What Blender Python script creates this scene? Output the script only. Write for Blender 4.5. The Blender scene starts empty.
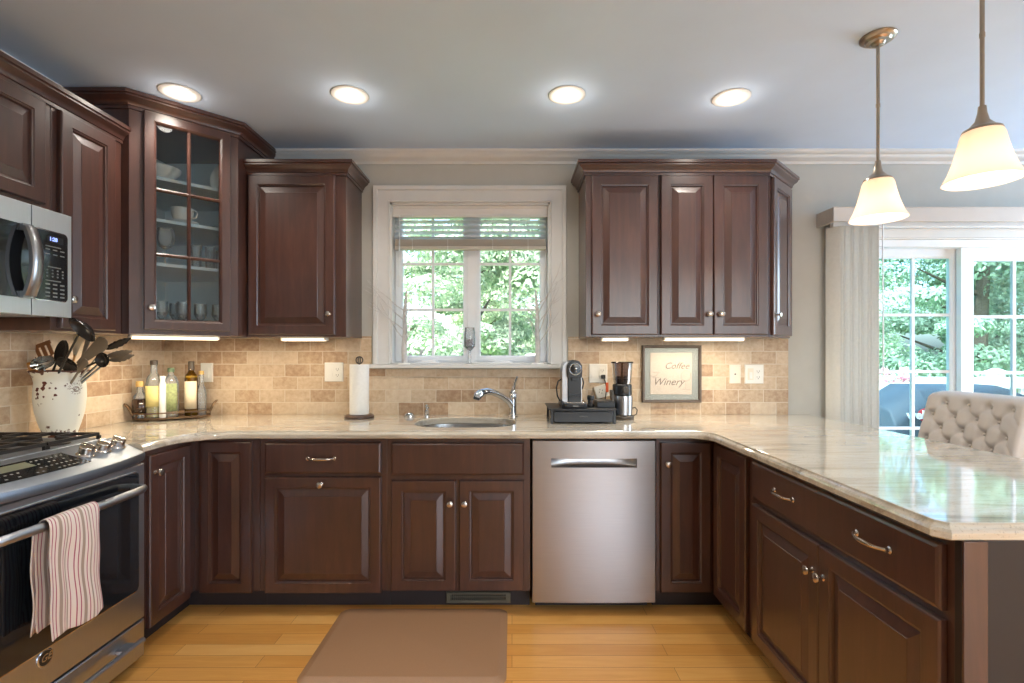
import bpy, bmesh, math, random
from mathutils import Vector, Matrix
R = math.radians
random.seed(7)
sc = bpy.context.scene
COL = sc.collection

# ------------------------------------------------------------------ camera
CX, CZ, F = 0.0, 1.285, 508.0
cam_d = bpy.data.cameras.new('camera')
cam = bpy.data.objects.new('camera', cam_d); COL.objects.link(cam)
cam.location = (CX, 0, CZ); cam.rotation_euler = (R(90), 0, 0)
cam_d.sensor_fit = 'HORIZONTAL'; cam_d.sensor_width = 36.0
cam_d.lens = 36.0 * F / 1024.0
cam_d.shift_y = 11.5 / 1024.0
cam_d.clip_start = 0.02; cam_d.clip_end = 200
sc.camera = cam

# ------------------------------------------------------------------ colour management
vs = sc.view_settings
vs.view_transform = 'Standard'; vs.look = 'None'; vs.gamma = 1.0
vs.use_curve_mapping = False
vs.exposure = 0.50
sc.cycles.use_denoising = True
sc.cycles.max_bounces = 10; sc.cycles.diffuse_bounces = 4; sc.cycles.glossy_bounces = 5
sc.cycles.transparent_max_bounces = 24; sc.cycles.transmission_bounces = 8
sc.cycles.caustics_reflective = False; sc.cycles.caustics_refractive = False
sc.cycles.sample_clamp_indirect = 6.0

# ------------------------------------------------------------------ world, sun, daylight-tinted fill
world = bpy.data.worlds.new('world'); sc.world = world; world.use_nodes = True
wn = world.node_tree; wn.nodes.clear()
wo = wn.nodes.new('ShaderNodeOutputWorld'); wb = wn.nodes.new('ShaderNodeBackground')
sky = wn.nodes.new('ShaderNodeTexSky'); sky.sky_type = 'NISHITA'
sky.sun_elevation = R(48); sky.sun_rotation = R(200); sky.sun_disc = False
sky.air_density = 1.0; sky.dust_density = 4.0; sky.ozone_density = 1.0
wb.inputs['Strength'].default_value = 0.75
wn.links.new(sky.outputs[0], wb.inputs[0]); wn.links.new(wb.outputs[0], wo.inputs[0])

def light(kind, name, loc, rot, energy, color=(1, 1, 1), size=None, size_y=None, **kw):
    l = bpy.data.lights.new(name, kind); l.energy = energy; l.color = color
    if kind == 'AREA':
        l.shape = 'RECTANGLE' if size_y else 'SQUARE'
        l.size = size
        if size_y: l.size_y = size_y
    for k, v in kw.items(): setattr(l, k, v)
    o = bpy.data.objects.new(name, l); COL.objects.link(o)
    o.location = loc; o.rotation_euler = rot
    return o
FILL_TINT = (0.62, 0.81, 1.0)
light('SUN', 'sun', (0, -5, 10), (R(46), 0, R(-86)), 7.5, (1.0, 0.97, 0.9), angle=R(3))
# added fill lamps, tinted like daylight, set at openings out of view
light('AREA', 'rear_fill', (2.6, -2.95, 1.35), (R(90), 0, 0), 46, FILL_TINT, 3.2, 1.9)
light('AREA', 'side_fill', (4.75, 2.3, 1.45), (R(90), 0, R(90)), 70, FILL_TINT, 1.25, 1.7)

# ------------------------------------------------------------------ helpers
def srgb(r, g, b):
    f = lambda c: (c / 255.0 / 12.92) if c / 255.0 <= 0.04045 else ((c / 255.0 + 0.055) / 1.055) ** 2.4
    return (f(r), f(g), f(b), 1.0)

def P(px, py, Y):
    """a point of the place seen at (px, py) at depth Y"""
    return Vector(((px - 512) * Y / F, Y, CZ - (py - 353) * Y / F))

class MB:
    def __init__(s): s.bm = bmesh.new(); s.mi = 0
    def face(s, vs_):
        try:
            f = s.bm.faces.new(vs_); f.material_index = s.mi; return f
        except ValueError: return None
    def box(s, x0, x1, y0, y1, z0, z1, M=None):
        c = [Vector((x, y, z)) for z in (z0, z1) for y in (y0, y1) for x in (x0, x1)]
        if M is not None: c = [M @ v for v in c]
        v = [s.bm.verts.new(p) for p in c]
        for q in ((0, 2, 3, 1), (4, 5, 7, 6), (0, 1, 5, 4), (2, 6, 7, 3), (0, 4, 6, 2), (1, 3, 7, 5)):
            s.face([v[i] for i in q])
        return s
    def loops(s, L, cap0=True, cap1=True, ring=False):
        vl = [[s.bm.verts.new(p) for p in l] for l in L]
        n = len(vl[0])
        pairs = list(zip(vl[:-1], vl[1:]))
        if ring: pairs.append((vl[-1], vl[0]))
        for a, b in pairs:
            for i in range(n):
                j = (i + 1) % n
                s.face((a[i], a[j], b[j], b[i]))
        if not ring:
            if cap0: s.face(vl[0][::-1])
            if cap1: s.face(vl[-1])
        return s
    def strip(s, L):
        vl = [[s.bm.verts.new(p) for p in l] for l in L]
        for a, b in zip(vl[:-1], vl[1:]):
            for i in range(len(a) - 1): s.face((a[i], a[i + 1], b[i + 1], b[i]))
        return s
    def lathe(s, prof, c=(0, 0, 0), seg=24, M=None, sx=1, sy=1, cap0=True, cap1=True):
        L = []
        for r, z in prof:
            r = max(r, 1e-4)
            l = [Vector((r * sx * math.cos(2 * math.pi * i / seg), r * sy * math.sin(2 * math.pi * i / seg), z)) for i in range(seg)]
            if M is not None: l = [M @ p for p in l]
            L.append([p + Vector(c) for p in l])
        return s.loops(L, cap0, cap1)
    def tube(s, pts, r, seg=8, flat=1.0, closed=False):
        pts = [Vector(p) for p in pts]; n = len(pts)
        rs = r if isinstance(r, (list, tuple)) else [r] * n
        L = []; up = None
        for i, p in enumerate(pts):
            if closed: t = pts[(i + 1) % n] - pts[i - 1]
            else: t = pts[min(i + 1, n - 1)] - pts[max(i - 1, 0)]
            t = t.normalized() if t.length > 1e-9 else Vector((0, 0, 1))
            if up is None:
                up = Vector((0, 0, 1)) if abs(t.z) < 0.9 else Vector((0, 1, 0))
            a = up - t * up.dot(t)
            if a.length < 1e-4: a = Vector((1, 0, 0)) - t * t.x
            a.normalize(); b = t.cross(a); up = a
            L.append([p + (a * math.cos(k * 2 * math.pi / seg) * flat + b * math.sin(k * 2 * math.pi / seg)) * rs[i] for k in range(seg)])
        return s.loops(L, ring=closed)
    def prism(s, poly, z0, z1):
        return s.loops([[Vector((x, y, z0)) for x, y in poly], [Vector((x, y, z1)) for x, y in poly]])
    def ball(s, c, r, seg=14, rings=8, sx=1, sy=1, sz=1, M=None):
        prof = [(r * math.sin(math.pi * k / rings), -r * math.cos(math.pi * k / rings) * sz) for k in range(rings + 1)]
        return s.lathe(prof, c, seg, M, sx, sy, False, False)

def setp(o, label=None, cat=None, group=None, kind=None):
    if label: o['label'] = label
    if cat: o['category'] = cat
    if group: o['group'] = group
    if kind: o['kind'] = kind
    return o

def obj(name, mb, mat, parent=None, smooth=True, bevel=0, seg=2, ang=35, loc=None, rot=None):
    bm = mb.bm
    bmesh.ops.recalc_face_normals(bm, faces=bm.faces[:])
    me = bpy.data.meshes.new(name); bm.to_mesh(me); bm.free()
    o = bpy.data.objects.new(name, me); COL.objects.link(o)
    for m in (mat if isinstance(mat, (list, tuple)) else [mat]): me.materials.append(m)
    if smooth:
        me.shade_smooth(); me.set_sharp_from_angle(angle=R(ang))
    if bevel:
        b = o.modifiers.new('bevel', 'BEVEL'); b.width = bevel; b.segments = seg
        b.limit_method = 'ANGLE'; b.angle_limit = R(40)
    if parent: o.parent = parent
    if loc is not None: o.location = loc
    if rot is not None: o.rotation_euler = rot
    return o

def thing(name, label, cat, loc=(0, 0, 0), rz=0, group=None):
    o = bpy.data.objects.new(name, None); COL.objects.link(o)
    o.empty_display_size = 0.1
    o.location = loc; o.rotation_euler = (0, 0, rz)
    return setp(o, label, cat, group)

def struct(name, mb, mat, parent=None, **kw):
    o = obj(name, mb, mat, parent, **kw)
    if parent is None: o['kind'] = 'structure'
    return o

def to_mesh(o, parent, loc, rot):
    bpy.context.view_layer.update()
    me = bpy.data.meshes.new_from_object(o.evaluated_get(bpy.context.evaluated_depsgraph_get()))
    n = bpy.data.objects.new(o.name, me); n.name = o.name.split('.')[0]; COL.objects.link(n)
    c = o.data; bpy.data.objects.remove(o); bpy.data.curves.remove(c)
    n.parent = parent; n.location = loc; n.rotation_euler = rot
    return n

def text(name, body, size, mat, parent, loc, rot=(R(90), 0, 0), shear=0.0, ext=0.0004, align='CENTER', offset=0.0, spacing=1.0):
    c = bpy.data.curves.new(name, 'FONT'); c.body = body; c.size = size
    c.align_x = align; c.align_y = 'CENTER'; c.shear = shear; c.extrude = ext; c.offset = offset
    c.space_character = spacing; c.resolution_u = 3
    c.materials.append(mat)
    o = bpy.data.objects.new(name, c); COL.objects.link(o)
    return to_mesh(o, parent, loc, rot)

def dup(root, loc, rz=0.0, label=None, group=None):
    r = root.copy(); COL.objects.link(r); r.location = loc; r.rotation_euler = (0, 0, rz)
    if label: r['label'] = label
    if group: r['group'] = group
    for ch in list(root.children):
        c = ch.copy(); COL.objects.link(c); c.parent = r
        for g in list(ch.children):
            d = g.copy(); COL.objects.link(d); d.parent = c
    return r

# ------------------------------------------------------------------ materials
def newmat(name):
    m = bpy.data.materials.new(name); m.use_nodes = True
    nt = m.node_tree; b = nt.nodes['Principled BSDF']
    return m, nt, b
def node(nt, typ, **kw):
    n = nt.nodes.new(typ)
    for k, v in kw.items(): setattr(n, k, v)
    return n
def ramp(nt, stops, interp='LINEAR'):
    n = nt.nodes.new('ShaderNodeValToRGB'); cr = n.color_ramp; cr.interpolation = interp
    while len(cr.elements) < len(stops): cr.elements.new(0.5)
    for e, (p, c) in zip(cr.elements, stops): e.position = p; e.color = c
    return n
def coords(nt, scale=(1, 1, 1), rot=(0, 0, 0), kind='Object'):
    tc = node(nt, 'ShaderNodeTexCoord'); mp = node(nt, 'ShaderNodeMapping')
    mp.inputs['Scale'].default_value = scale; mp.inputs['Rotation'].default_value = rot
    nt.links.new(tc.outputs[kind], mp.inputs[0]); return mp
def noise(nt, vec, scale, detail=4, rough=0.55, dist=0.0):
    n = node(nt, 'ShaderNodeTexNoise'); n.inputs['Scale'].default_value = scale
    n.inputs['Detail'].default_value = detail; n.inputs['Roughness'].default_value = rough
    n.inputs['Distortion'].default_value = dist
    nt.links.new(vec.outputs[0], n.inputs['Vector']); return n
def bump(nt, b, src, strength, dist=0.002):
    bp = node(nt, 'ShaderNodeBump'); bp.inputs['Strength'].default_value = strength
    bp.inputs['Distance'].default_value = dist
    nt.links.new(src, bp.inputs['Height']); nt.links.new(bp.outputs[0], b.inputs['Normal']); return bp

def plain(name, col, rough=0.5, metal=0.0, coat=0.0, var=0.0, vscale=8, bmp=0.0, emit=None, estr=0, aniso=0.0):
    m, nt, b = newmat(name)
    b.inputs['Roughness'].default_value = rough; b.inputs['Metallic'].default_value = metal
    b.inputs['Coat Weight'].default_value = coat; b.inputs['Coat Roughness'].default_value = 0.15
    mp = coords(nt); n = noise(nt, mp, vscale)
    v = max(var, 0.03)
    c0 = tuple(max(0, c * (1 - v)) for c in col[:3]) + (1,); c1 = tuple(min(1, c * (1 + v)) for c in col[:3]) + (1,)
    rp = ramp(nt, [(0.3, c0), (0.7, c1)])
    nt.links.new(n.outputs[0], rp.inputs[0]); nt.links.new(rp.outputs[0], b.inputs['Base Color'])
    if bmp: bump(nt, b, n.outputs[0], bmp)
    if emit is not None:
        b.inputs['Emission Color'].default_value = emit; b.inputs['Emission Strength'].default_value = estr
    return m

def wood_dark():
    m, nt, b = newmat('espresso cherry wood')
    mp = coords(nt, (14, 14, 1.6)); n = noise(nt, mp, 2.2, 7, 0.62, 0.6)
    mp2 = coords(nt, (1, 1, 0.6)); n2 = noise(nt, mp2, 5, 3)
    mx = node(nt, 'ShaderNodeMath', operation='MULTIPLY_ADD'); mx.inputs[1].default_value = 0.55
    m2 = node(nt, 'ShaderNodeMath', operation='MULTIPLY'); m2.inputs[1].default_value = 0.45
    nt.links.new(n2.outputs[0], m2.inputs[0]); nt.links.new(n.outputs[0], mx.inputs[0]); nt.links.new(m2.outputs[0], mx.inputs[2])
    rp = ramp(nt, [(0.28, srgb(56, 33, 26)), (0.52, srgb(73, 43, 34)), (0.76, srgb(91, 55, 43))])
    nt.links.new(mx.outputs[0], rp.inputs[0]); nt.links.new(rp.outputs[0], b.inputs['Base Color'])
    b.inputs['Roughness'].default_value = 0.38; b.inputs['Coat Weight'].default_value = 0.9
    b.inputs['Coat Roughness'].default_value = 0.24
    bump(nt, b, n.outputs[0], 0.06, 0.001)
    return m

def tile_mat(name, axis):
    m, nt, b = newmat(name)
    tc = node(nt, 'ShaderNodeTexCoord'); sp = node(nt, 'ShaderNodeSeparateXYZ'); cb = node(nt, 'ShaderNodeCombineXYZ')
    nt.links.new(tc.outputs['Object'], sp.inputs[0])
    nt.links.new(sp.outputs[axis], cb.inputs['X'])
    sub = node(nt, 'ShaderNodeMath', operation='SUBTRACT'); sub.inputs[1].default_value = 0.905
    nt.links.new(sp.outputs['Z'], sub.inputs[0]); nt.links.new(sub.outputs[0], cb.inputs['Y'])
    wob = noise(nt, cb, 18, 2)
    add = node(nt, 'ShaderNodeVectorMath', operation='SCALE'); add.inputs['Scale'].default_value = 0.004
    nt.links.new(wob.outputs['Color'], add.inputs[0])
    av = node(nt, 'ShaderNodeVectorMath', operation='ADD')
    nt.links.new(cb.outputs[0], av.inputs[0]); nt.links.new(add.outputs[0], av.inputs[1])
    br = node(nt, 'ShaderNodeTexBrick'); br.offset = 0.5; br.squash = 1.0
    br.inputs['Color1'].default_value = (0, 0, 0, 1); br.inputs['Color2'].default_value = (1, 1, 1, 1)
    br.inputs['Mortar'].default_value = (0.5, 0.5, 0.5, 1)
    br.inputs['Scale'].default_value = 1.0; br.inputs['Mortar Size'].default_value = 0.0028
    br.inputs['Mortar Smooth'].default_value = 0.35; br.inputs['Bias'].default_value = 0.0
    br.inputs['Brick Width'].default_value = 0.155; br.inputs['Row Height'].default_value = 0.0785
    nt.links.new(av.outputs[0], br.inputs['Vector'])
    n = noise(nt, cb, 34, 6, 0.65); n2 = noise(nt, cb, 9, 3)
    mixf = node(nt, 'ShaderNodeMath', operation='MULTIPLY_ADD'); mixf.inputs[1].default_value = 0.45
    nsum = node(nt, 'ShaderNodeMath', operation='MULTIPLY_ADD'); nsum.inputs[1].default_value = 0.75; nsum.inputs[2].default_value = -0.18
    nt.links.new(n.outputs[0], nsum.inputs[0])
    n2s = node(nt, 'ShaderNodeMath', operation='MULTIPLY_ADD'); n2s.inputs[1].default_value = 0.3
    nt.links.new(n2.outputs[0], n2s.inputs[0]); nt.links.new(nsum.outputs[0], n2s.inputs[2])
    nt.links.new(br.outputs['Color'], mixf.inputs[0]); nt.links.new(n2s.outputs[0], mixf.inputs[2])
    rp = ramp(nt, [(0.14, srgb(222, 206, 184)), (0.42, srgb(208, 187, 160)), (0.62, srgb(192, 167, 138)), (0.84, srgb(164, 132, 104))])
    nt.links.new(mixf.outputs[0], rp.inputs[0])
    mc = node(nt, 'ShaderNodeMix', data_type='RGBA')
    mc.inputs[7].default_value = srgb(212, 198, 176)
    nt.links.new(br.outputs['Fac'], mc.inputs[0]); nt.links.new(rp.outputs[0], mc.inputs[6])
    nt.links.new(mc.outputs[2], b.inputs['Base Color'])
    b.inputs['Roughness'].default_value = 0.5
    hm = node(nt, 'ShaderNodeMath', operation='MULTIPLY_ADD'); hm.inputs[1].default_value = -1.0
    hn = node(nt, 'ShaderNodeMath', operation='MULTIPLY'); hn.inputs[1].default_value = 0.35
    nt.links.new(n.outputs[0], hn.inputs[0]); nt.links.new(br.outputs['Fac'], hm.inputs[0]); nt.links.new(hn.outputs[0], hm.inputs[2])
    bump(nt, b, hm.outputs[0], 0.5, 0.003)
    return m

def floor_mat():
    m, nt, b = newmat('oak floor boards')
    mp = coords(nt)
    br = node(nt, 'ShaderNodeTexBrick'); br.offset = 0.37; br.offset_frequency = 2
    br.inputs['Color1'].default_value = (0, 0, 0, 1); br.inputs['Color2'].default_value = (1, 1, 1, 1)
    br.inputs['Scale'].default_value = 1.0; br.inputs['Mortar Size'].default_value = 0.0009
    br.inputs['Mortar Smooth'].default_value = 0.2; br.inputs['Bias'].default_value = 0.0
    br.inputs['Brick Width'].default_value = 1.05; br.inputs['Row Height'].default_value = 0.083
    nt.links.new(mp.outputs[0], br.inputs['Vector'])
    mg = coords(nt, (1.2, 14, 14)); n = noise(nt, mg, 2.0, 8, 0.65, 1.2)
    a = node(nt, 'ShaderNodeMath', operation='MULTIPLY_ADD'); a.inputs[1].default_value = 0.6
    s = node(nt, 'ShaderNodeMath', operation='MULTIPLY'); s.inputs[1].default_value = 0.5
    nt.links.new(br.outputs['Color'], s.inputs[0]); nt.links.new(n.outputs[0], a.inputs[0]); nt.links.new(s.outputs[0], a.inputs[2])
    rp = ramp(nt, [(0.20, srgb(206, 140, 66)), (0.45, srgb(220, 156, 78)), (0.65, srgb(232, 172, 94)), (0.9, srgb(238, 186, 112))])
    nt.links.new(a.outputs[0], rp.inputs[0])
    mc = node(nt, 'ShaderNodeMix', data_type='RGBA'); mc.inputs[7].default_value = srgb(140, 82, 34)
    nt.links.new(br.outputs['Fac'], mc.inputs[0]); nt.links.new(rp.outputs[0], mc.inputs[6])
    nt.links.new(mc.outputs[2], b.inputs['Base Color'])
    b.inputs['Roughness'].default_value = 0.28; b.inputs['Coat Weight'].default_value = 0.4; b.inputs['Coat Roughness'].default_value = 0.12
    bump(nt, b, n.outputs[0], 0.05, 0.001)
    return m

def granite_mat():
    m, nt, b = newmat('cream streaked granite')
    mp = coords(nt, (0.9, 5.5, 5.5), (0, 0, R(17))); n = noise(nt, mp, 2.2, 9, 0.62, 0.9)
    mp3 = coords(nt, (1.5, 20, 10), (0, 0, R(14))); n3 = noise(nt, mp3, 2.4, 6, 0.7, 0.4)
    mp2 = coords(nt); n2 = noise(nt, mp2, 160, 2, 0.5)
    rp = ramp(nt, [(0.28, srgb(164, 154, 138)), (0.42, srgb(200, 190, 174)), (0.55, srgb(220, 213, 200)), (0.72, srgb(196, 182, 160))])
    nt.links.new(n.outputs[0], rp.inputs[0])
    r3 = ramp(nt, [(0.30, srgb(132, 122, 110)), (0.42, srgb(236, 232, 222)), (1.0, srgb(255, 255, 250))])
    nt.links.new(n3.outputs[0], r3.inputs[0])
    r2 = ramp(nt, [(0.30, (0.5, 0.47, 0.44, 1)), (0.40, (1, 1, 1, 1))])
    nt.links.new(n2.outputs[0], r2.inputs[0])
    mc = node(nt, 'ShaderNodeMix', data_type='RGBA', blend_type='MULTIPLY'); mc.inputs[0].default_value = 0.5
    nt.links.new(rp.outputs[0], mc.inputs[6]); nt.links.new(r2.outputs[0], mc.inputs[7])
    mc2 = node(nt, 'ShaderNodeMix', data_type='RGBA', blend_type='MULTIPLY'); mc2.inputs[0].default_value = 0.5
    nt.links.new(mc.outputs[2], mc2.inputs[6]); nt.links.new(r3.outputs[0], mc2.inputs[7])
    nt.links.new(mc2.outputs[2], b.inputs['Base Color'])
    b.inputs['Roughness'].default_value = 0.09; b.inputs['IOR'].default_value = 1.6
    b.inputs['Coat Weight'].default_value = 0.5; b.inputs['Coat Roughness'].default_value = 0.03
    return m

def steel_mat(name, col, rough, scale=(2, 2, 160), st=0.05):
    m, nt, b = newmat(name)
    mp = coords(nt, scale); n = noise(nt, mp, 3, 3)
    b.inputs['Metallic'].default_value = 1.0
    rp = ramp(nt, [(0.3, tuple(c * 0.94 for c in col[:3]) + (1,)), (0.7, col)])
    nt.links.new(n.outputs[0], rp.inputs[0]); nt.links.new(rp.outputs[0], b.inputs['Base Color'])
    b.inputs['Roughness'].default_value = rough
    bump(nt, b, n.outputs[0], st, 0.0006)
    return m

def glass_mat(name, tint=(1, 1, 1, 1), refl=1.0, rough=0.0, ior=1.45):
    m = bpy.data.materials.new(name); m.use_nodes = True; nt = m.node_tree; nt.nodes.clear()
    out = node(nt, 'ShaderNodeOutputMaterial'); mix = node(nt, 'ShaderNodeMixShader')
    tr = node(nt, 'ShaderNodeBsdfTransparent'); tr.inputs[0].default_value = tint
    gl = node(nt, 'ShaderNodeBsdfGlossy'); gl.inputs['Roughness'].default_value = rough
    fr = node(nt, 'ShaderNodeFresnel'); fr.inputs[0].default_value = ior
    mu = node(nt, 'ShaderNodeMath', operation='MULTIPLY'); mu.inputs[1].default_value = refl
    nt.links.new(fr.outputs[0], mu.inputs[0]); nt.links.new(mu.outputs[0], mix.inputs[0])
    nt.links.new(tr.outputs[0], mix.inputs[1]); nt.links.new(gl.outputs[0], mix.inputs[2])
    nt.links.new(mix.outputs[0], out.inputs[0]); return m

def stripes_mat():
    m, nt, b = newmat('striped towel cotton')
    tc = node(nt, 'ShaderNodeTexCoord'); sp = node(nt, 'ShaderNodeSeparateXYZ')
    nt.links.new(tc.outputs['UV'], sp.inputs[0])
    mu = node(nt, 'ShaderNodeMath', operation='MULTIPLY'); mu.inputs[1].default_value = 2.3
    fr = node(nt, 'ShaderNodeMath', operation='FRACT')
    nt.links.new(sp.outputs['X'], mu.inputs[0]); nt.links.new(mu.outputs[0], fr.inputs[0])
    W = srgb(228, 214, 204); T = srgb(168, 148, 134); K = srgb(172, 84, 104)
    rp = ramp(nt, [(0.0, W), (0.08, K), (0.12, W), (0.22, K), (0.26, W), (0.36, T), (0.50, W), (0.60, K), (0.635, W), (0.72, T), (0.78, W), (0.88, K), (0.915, W)], 'CONSTANT')
    nt.links.new(fr.outputs[0], rp.inputs[0]); nt.links.new(rp.outputs[0], b.inputs['Base Color'])
    b.inputs['Roughness'].default_value = 0.95
    mp = coords(nt, kind='UV'); n = noise(nt, mp, 120, 2); bump(nt, b, n.outputs[0], 0.4, 0.001)
    return m

def enamel_mat():
    m, nt, b = newmat('chipped white enamel')
    mp = coords(nt); n = noise(nt, mp, 26, 5, 0.6)
    tc = node(nt, 'ShaderNodeTexCoord'); sp = node(nt, 'ShaderNodeSeparateXYZ')
    nt.links.new(tc.outputs['Object'], sp.inputs[0])
    # chips gather near the rim and the foot
    rz = ramp(nt, [(0.0, (0.20,) * 3 + (1,)), (0.12, (0.13,) * 3 + (1,)), (0.22, (0,) * 3 + (1,)), (0.86, (0,) * 3 + (1,)), (0.97, (0.10,) * 3 + (1,)), (1.0, (0.3,) * 3 + (1,))])
    mz = node(nt, 'ShaderNodeMath', operation='MULTIPLY'); mz.inputs[1].default_value = 1 / 0.30
    nt.links.new(sp.outputs['Z'], mz.inputs[0]); nt.links.new(mz.outputs[0], rz.inputs[0])
    ad = node(nt, 'ShaderNodeMath', operation='ADD'); nt.links.new(n.outputs[0], ad.inputs[0]); nt.links.new(rz.outputs[0], ad.inputs[1])
    rp = ramp(nt, [(0.655, srgb(222, 222, 212)), (0.68, srgb(84, 50, 36))])
    nt.links.new(ad.outputs[0], rp.inputs[0]); nt.links.new(rp.outputs[0], b.inputs['Base Color'])
    b.inputs['Roughness'].default_value = 0.35
    return m

def leaf_mat(name, c0, c1):
    m, nt, b = newmat(name)
    g = node(nt, 'ShaderNodeNewGeometry')
    rp = ramp(nt, [(0.0, c0), (1.0, c1)])
    nt.links.new(g.outputs['Random Per Island'], rp.inputs[0]); nt.links.new(rp.outputs[0], b.inputs['Base Color'])
    b.inputs['Roughness'].default_value = 0.6
    tl = node(nt, 'ShaderNodeBsdfTranslucent'); mix = node(nt, 'ShaderNodeMixShader'); mix.inputs[0].default_value = 0.2
    nt.links.new(rp.outputs[0], tl.inputs[0])
    out = nt.nodes['Material Output']
    nt.links.new(b.outputs[0], mix.inputs[1]); nt.links.new(tl.outputs[0], mix.inputs[2]); nt.links.new(mix.outputs[0], out.inputs[0])
    return m

def shade_mat():
    m, nt, b = newmat('white opal glass shade')
    mp = coords(nt); n = noise(nt, mp, 3)
    b.inputs['Base Color'].default_value = srgb(250, 240, 225); b.inputs['Roughness'].default_value = 0.35
    tl = node(nt, 'ShaderNodeBsdfTranslucent'); tl.inputs[0].default_value = srgb(255, 240, 228)
    mix = node(nt, 'ShaderNodeMixShader'); mix.inputs[0].default_value = 0.6
    out = nt.nodes['Material Output']
    b.inputs['Emission Color'].default_value = srgb(255, 226, 196); b.inputs['Emission Strength'].default_value = 0.22
    nt.links.new(b.outputs[0], mix.inputs[1]); nt.links.new(tl.outputs[0], mix.inputs[2]); nt.links.new(mix.outputs[0], out.inputs[0])
    return m

M = {}
M['wood'] = wood_dark()
M['wood_in'] = plain('pale grey cabinet interior', srgb(226, 238, 242), 0.6)
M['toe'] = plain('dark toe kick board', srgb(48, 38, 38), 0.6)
M['wall'] = plain('greige wall paint', srgb(190, 189, 182), 0.75, var=0.01)
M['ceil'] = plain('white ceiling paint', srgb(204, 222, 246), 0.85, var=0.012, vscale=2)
M['trim'] = plain('white trim paint', srgb(220, 220, 218), 0.4, var=0.01)
M['vinyl'] = plain('white window vinyl', srgb(232, 236, 240), 0.4, var=0.01)
M['tile'] = tile_mat('tumbled travertine tile', 'X')
M['tile_l'] = tile_mat('tumbled travertine tile side', 'Y')
M['floor'] = floor_mat()
M['granite'] = granite_mat()
M['steel'] = steel_mat('brushed stainless steel', srgb(168, 167, 168), 0.3)
M['wood_shade'] = plain('cabinet wood darkened for shade', srgb(34, 27, 26), 0.45)  # copy of the cabinet wood, shade on the peninsula end put into its colour
M['steel_h'] = steel_mat('brushed range steel', srgb(190, 194, 200), 0.33, (160, 2, 2))
M['steel_mw'] = steel_mat('bright microwave steel', srgb(226, 229, 233), 0.40, (160, 2, 2))
M['steel_top'] = steel_mat('satin cooktop steel', srgb(136, 144, 156), 0.42, (160, 2, 2))
M['sink'] = steel_mat('satin sink steel', srgb(190, 192, 192), 0.25, (3, 60, 3))
M['chrome'] = plain('polished chrome', srgb(205, 208, 212), 0.07, 1.0)
M['nickel'] = plain('satin nickel', srgb(202, 192, 182), 0.22, 1.0)
M['bronze'] = plain('brushed nickel lamp metal', srgb(170, 156, 140), 0.28, 1.0)
M['iron'] = plain('black cast iron', srgb(42, 38, 36), 0.4, 0.4)
M['rust_iron'] = plain('rusty brown wire iron', srgb(118, 92, 66), 0.45, 0.7, var=0.2, vscale=40)
M['black'] = plain('black plastic', srgb(20, 21, 23), 0.3)
M['black_soft'] = plain('charcoal matte plastic', srgb(36, 38, 42), 0.4)
M['panel'] = plain('dark smoked control glass', srgb(30, 32, 34), 0.08)
M['ovenglass'] = plain('black oven glass', srgb(24, 26, 30), 0.05, coat=0.4)
M['button'] = plain('pale grey key print', srgb(122, 124, 122), 0.5)
M['display'] = plain('blue lit digits', srgb(90, 110, 220), 0.5, emit=srgb(150, 170, 255), estr=1.6)
M['lcd'] = plain('dull green display glass', srgb(110, 112, 96), 0.2)
M['white'] = plain('white plastic plate', srgb(232, 230, 222), 0.4, var=0.01)
M['almond'] = plain('almond plastic plate', srgb(226, 218, 200), 0.4, var=0.01)
M['slot'] = plain('dark outlet slots', srgb(60, 56, 52), 0.6)
M['paper'] = plain('white paper towel', srgb(238, 238, 234), 0.95, var=0.02, vscale=60, bmp=0.4)
M['brownwood'] = plain('dark walnut base', srgb(70, 46, 36), 0.35, coat=0.3)
M['mat'] = plain('brown leather grain rubber', srgb(160, 122, 90), 0.5, var=0.05, vscale=220, bmp=0.15)
M['towel'] = stripes_mat()
M['enamel'] = enamel_mat()
M['stamp'] = plain('faded brown stamp ink', srgb(128, 104, 92), 0.7)
M['fabric'] = plain('cream leather upholstery', srgb(212, 205, 198), 0.45, var=0.03)
M['chairwood'] = plain('dark stained stool legs', srgb(58, 42, 34), 0.4)
M['blind_v'] = plain('white valance paint', srgb(232, 231, 228), 0.5, var=0.01)
M['blind'] = plain('white blind slats', srgb(235, 236, 236), 0.5, var=0.01)
M['blind_rail'] = plain('beige blind rail', srgb(196, 188, 176), 0.6, var=0.02)
_nt = M['blind'].node_tree; _tl = _nt.nodes.new('ShaderNodeBsdfTranslucent'); _tl.inputs[0].default_value = (.9, .93, .95, 1); _mx = _nt.nodes.new('ShaderNodeMixShader'); _mx.inputs[0].default_value = .5
_nt.links.new(_nt.nodes['Principled BSDF'].outputs[0], _mx.inputs[1]); _nt.links.new(_tl.outputs[0], _mx.inputs[2]); _nt.links.new(_mx.outputs[0], _nt.nodes['Material Output'].inputs[0])
M['vane'] = plain('ivory vertical vane fabric', srgb(232, 232, 226), 0.7, var=0.03, vscale=60)
M['valance'] = plain('beige valance board', srgb(206, 198, 190), 0.6)
M['glass'] = glass_mat('clear window glass', (0.97, 0.99, 1.0, 1), 0.4)
M['glass_print'] = glass_mat('matte print glass', (0.98, 0.98, 0.98, 1), 0.35, 0.12)
M['glass_slider'] = glass_mat('bluish patio glass', (0.74, 0.90, 0.95, 1), 0.4)
M['glass_cab'] = glass_mat('cabinet glass', (0.95, 0.98, 0.98, 1), 1.2)
M['glassware'] = glass_mat('thin clear glassware', (0.95, 0.97, 0.975, 1), 1.0)
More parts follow.
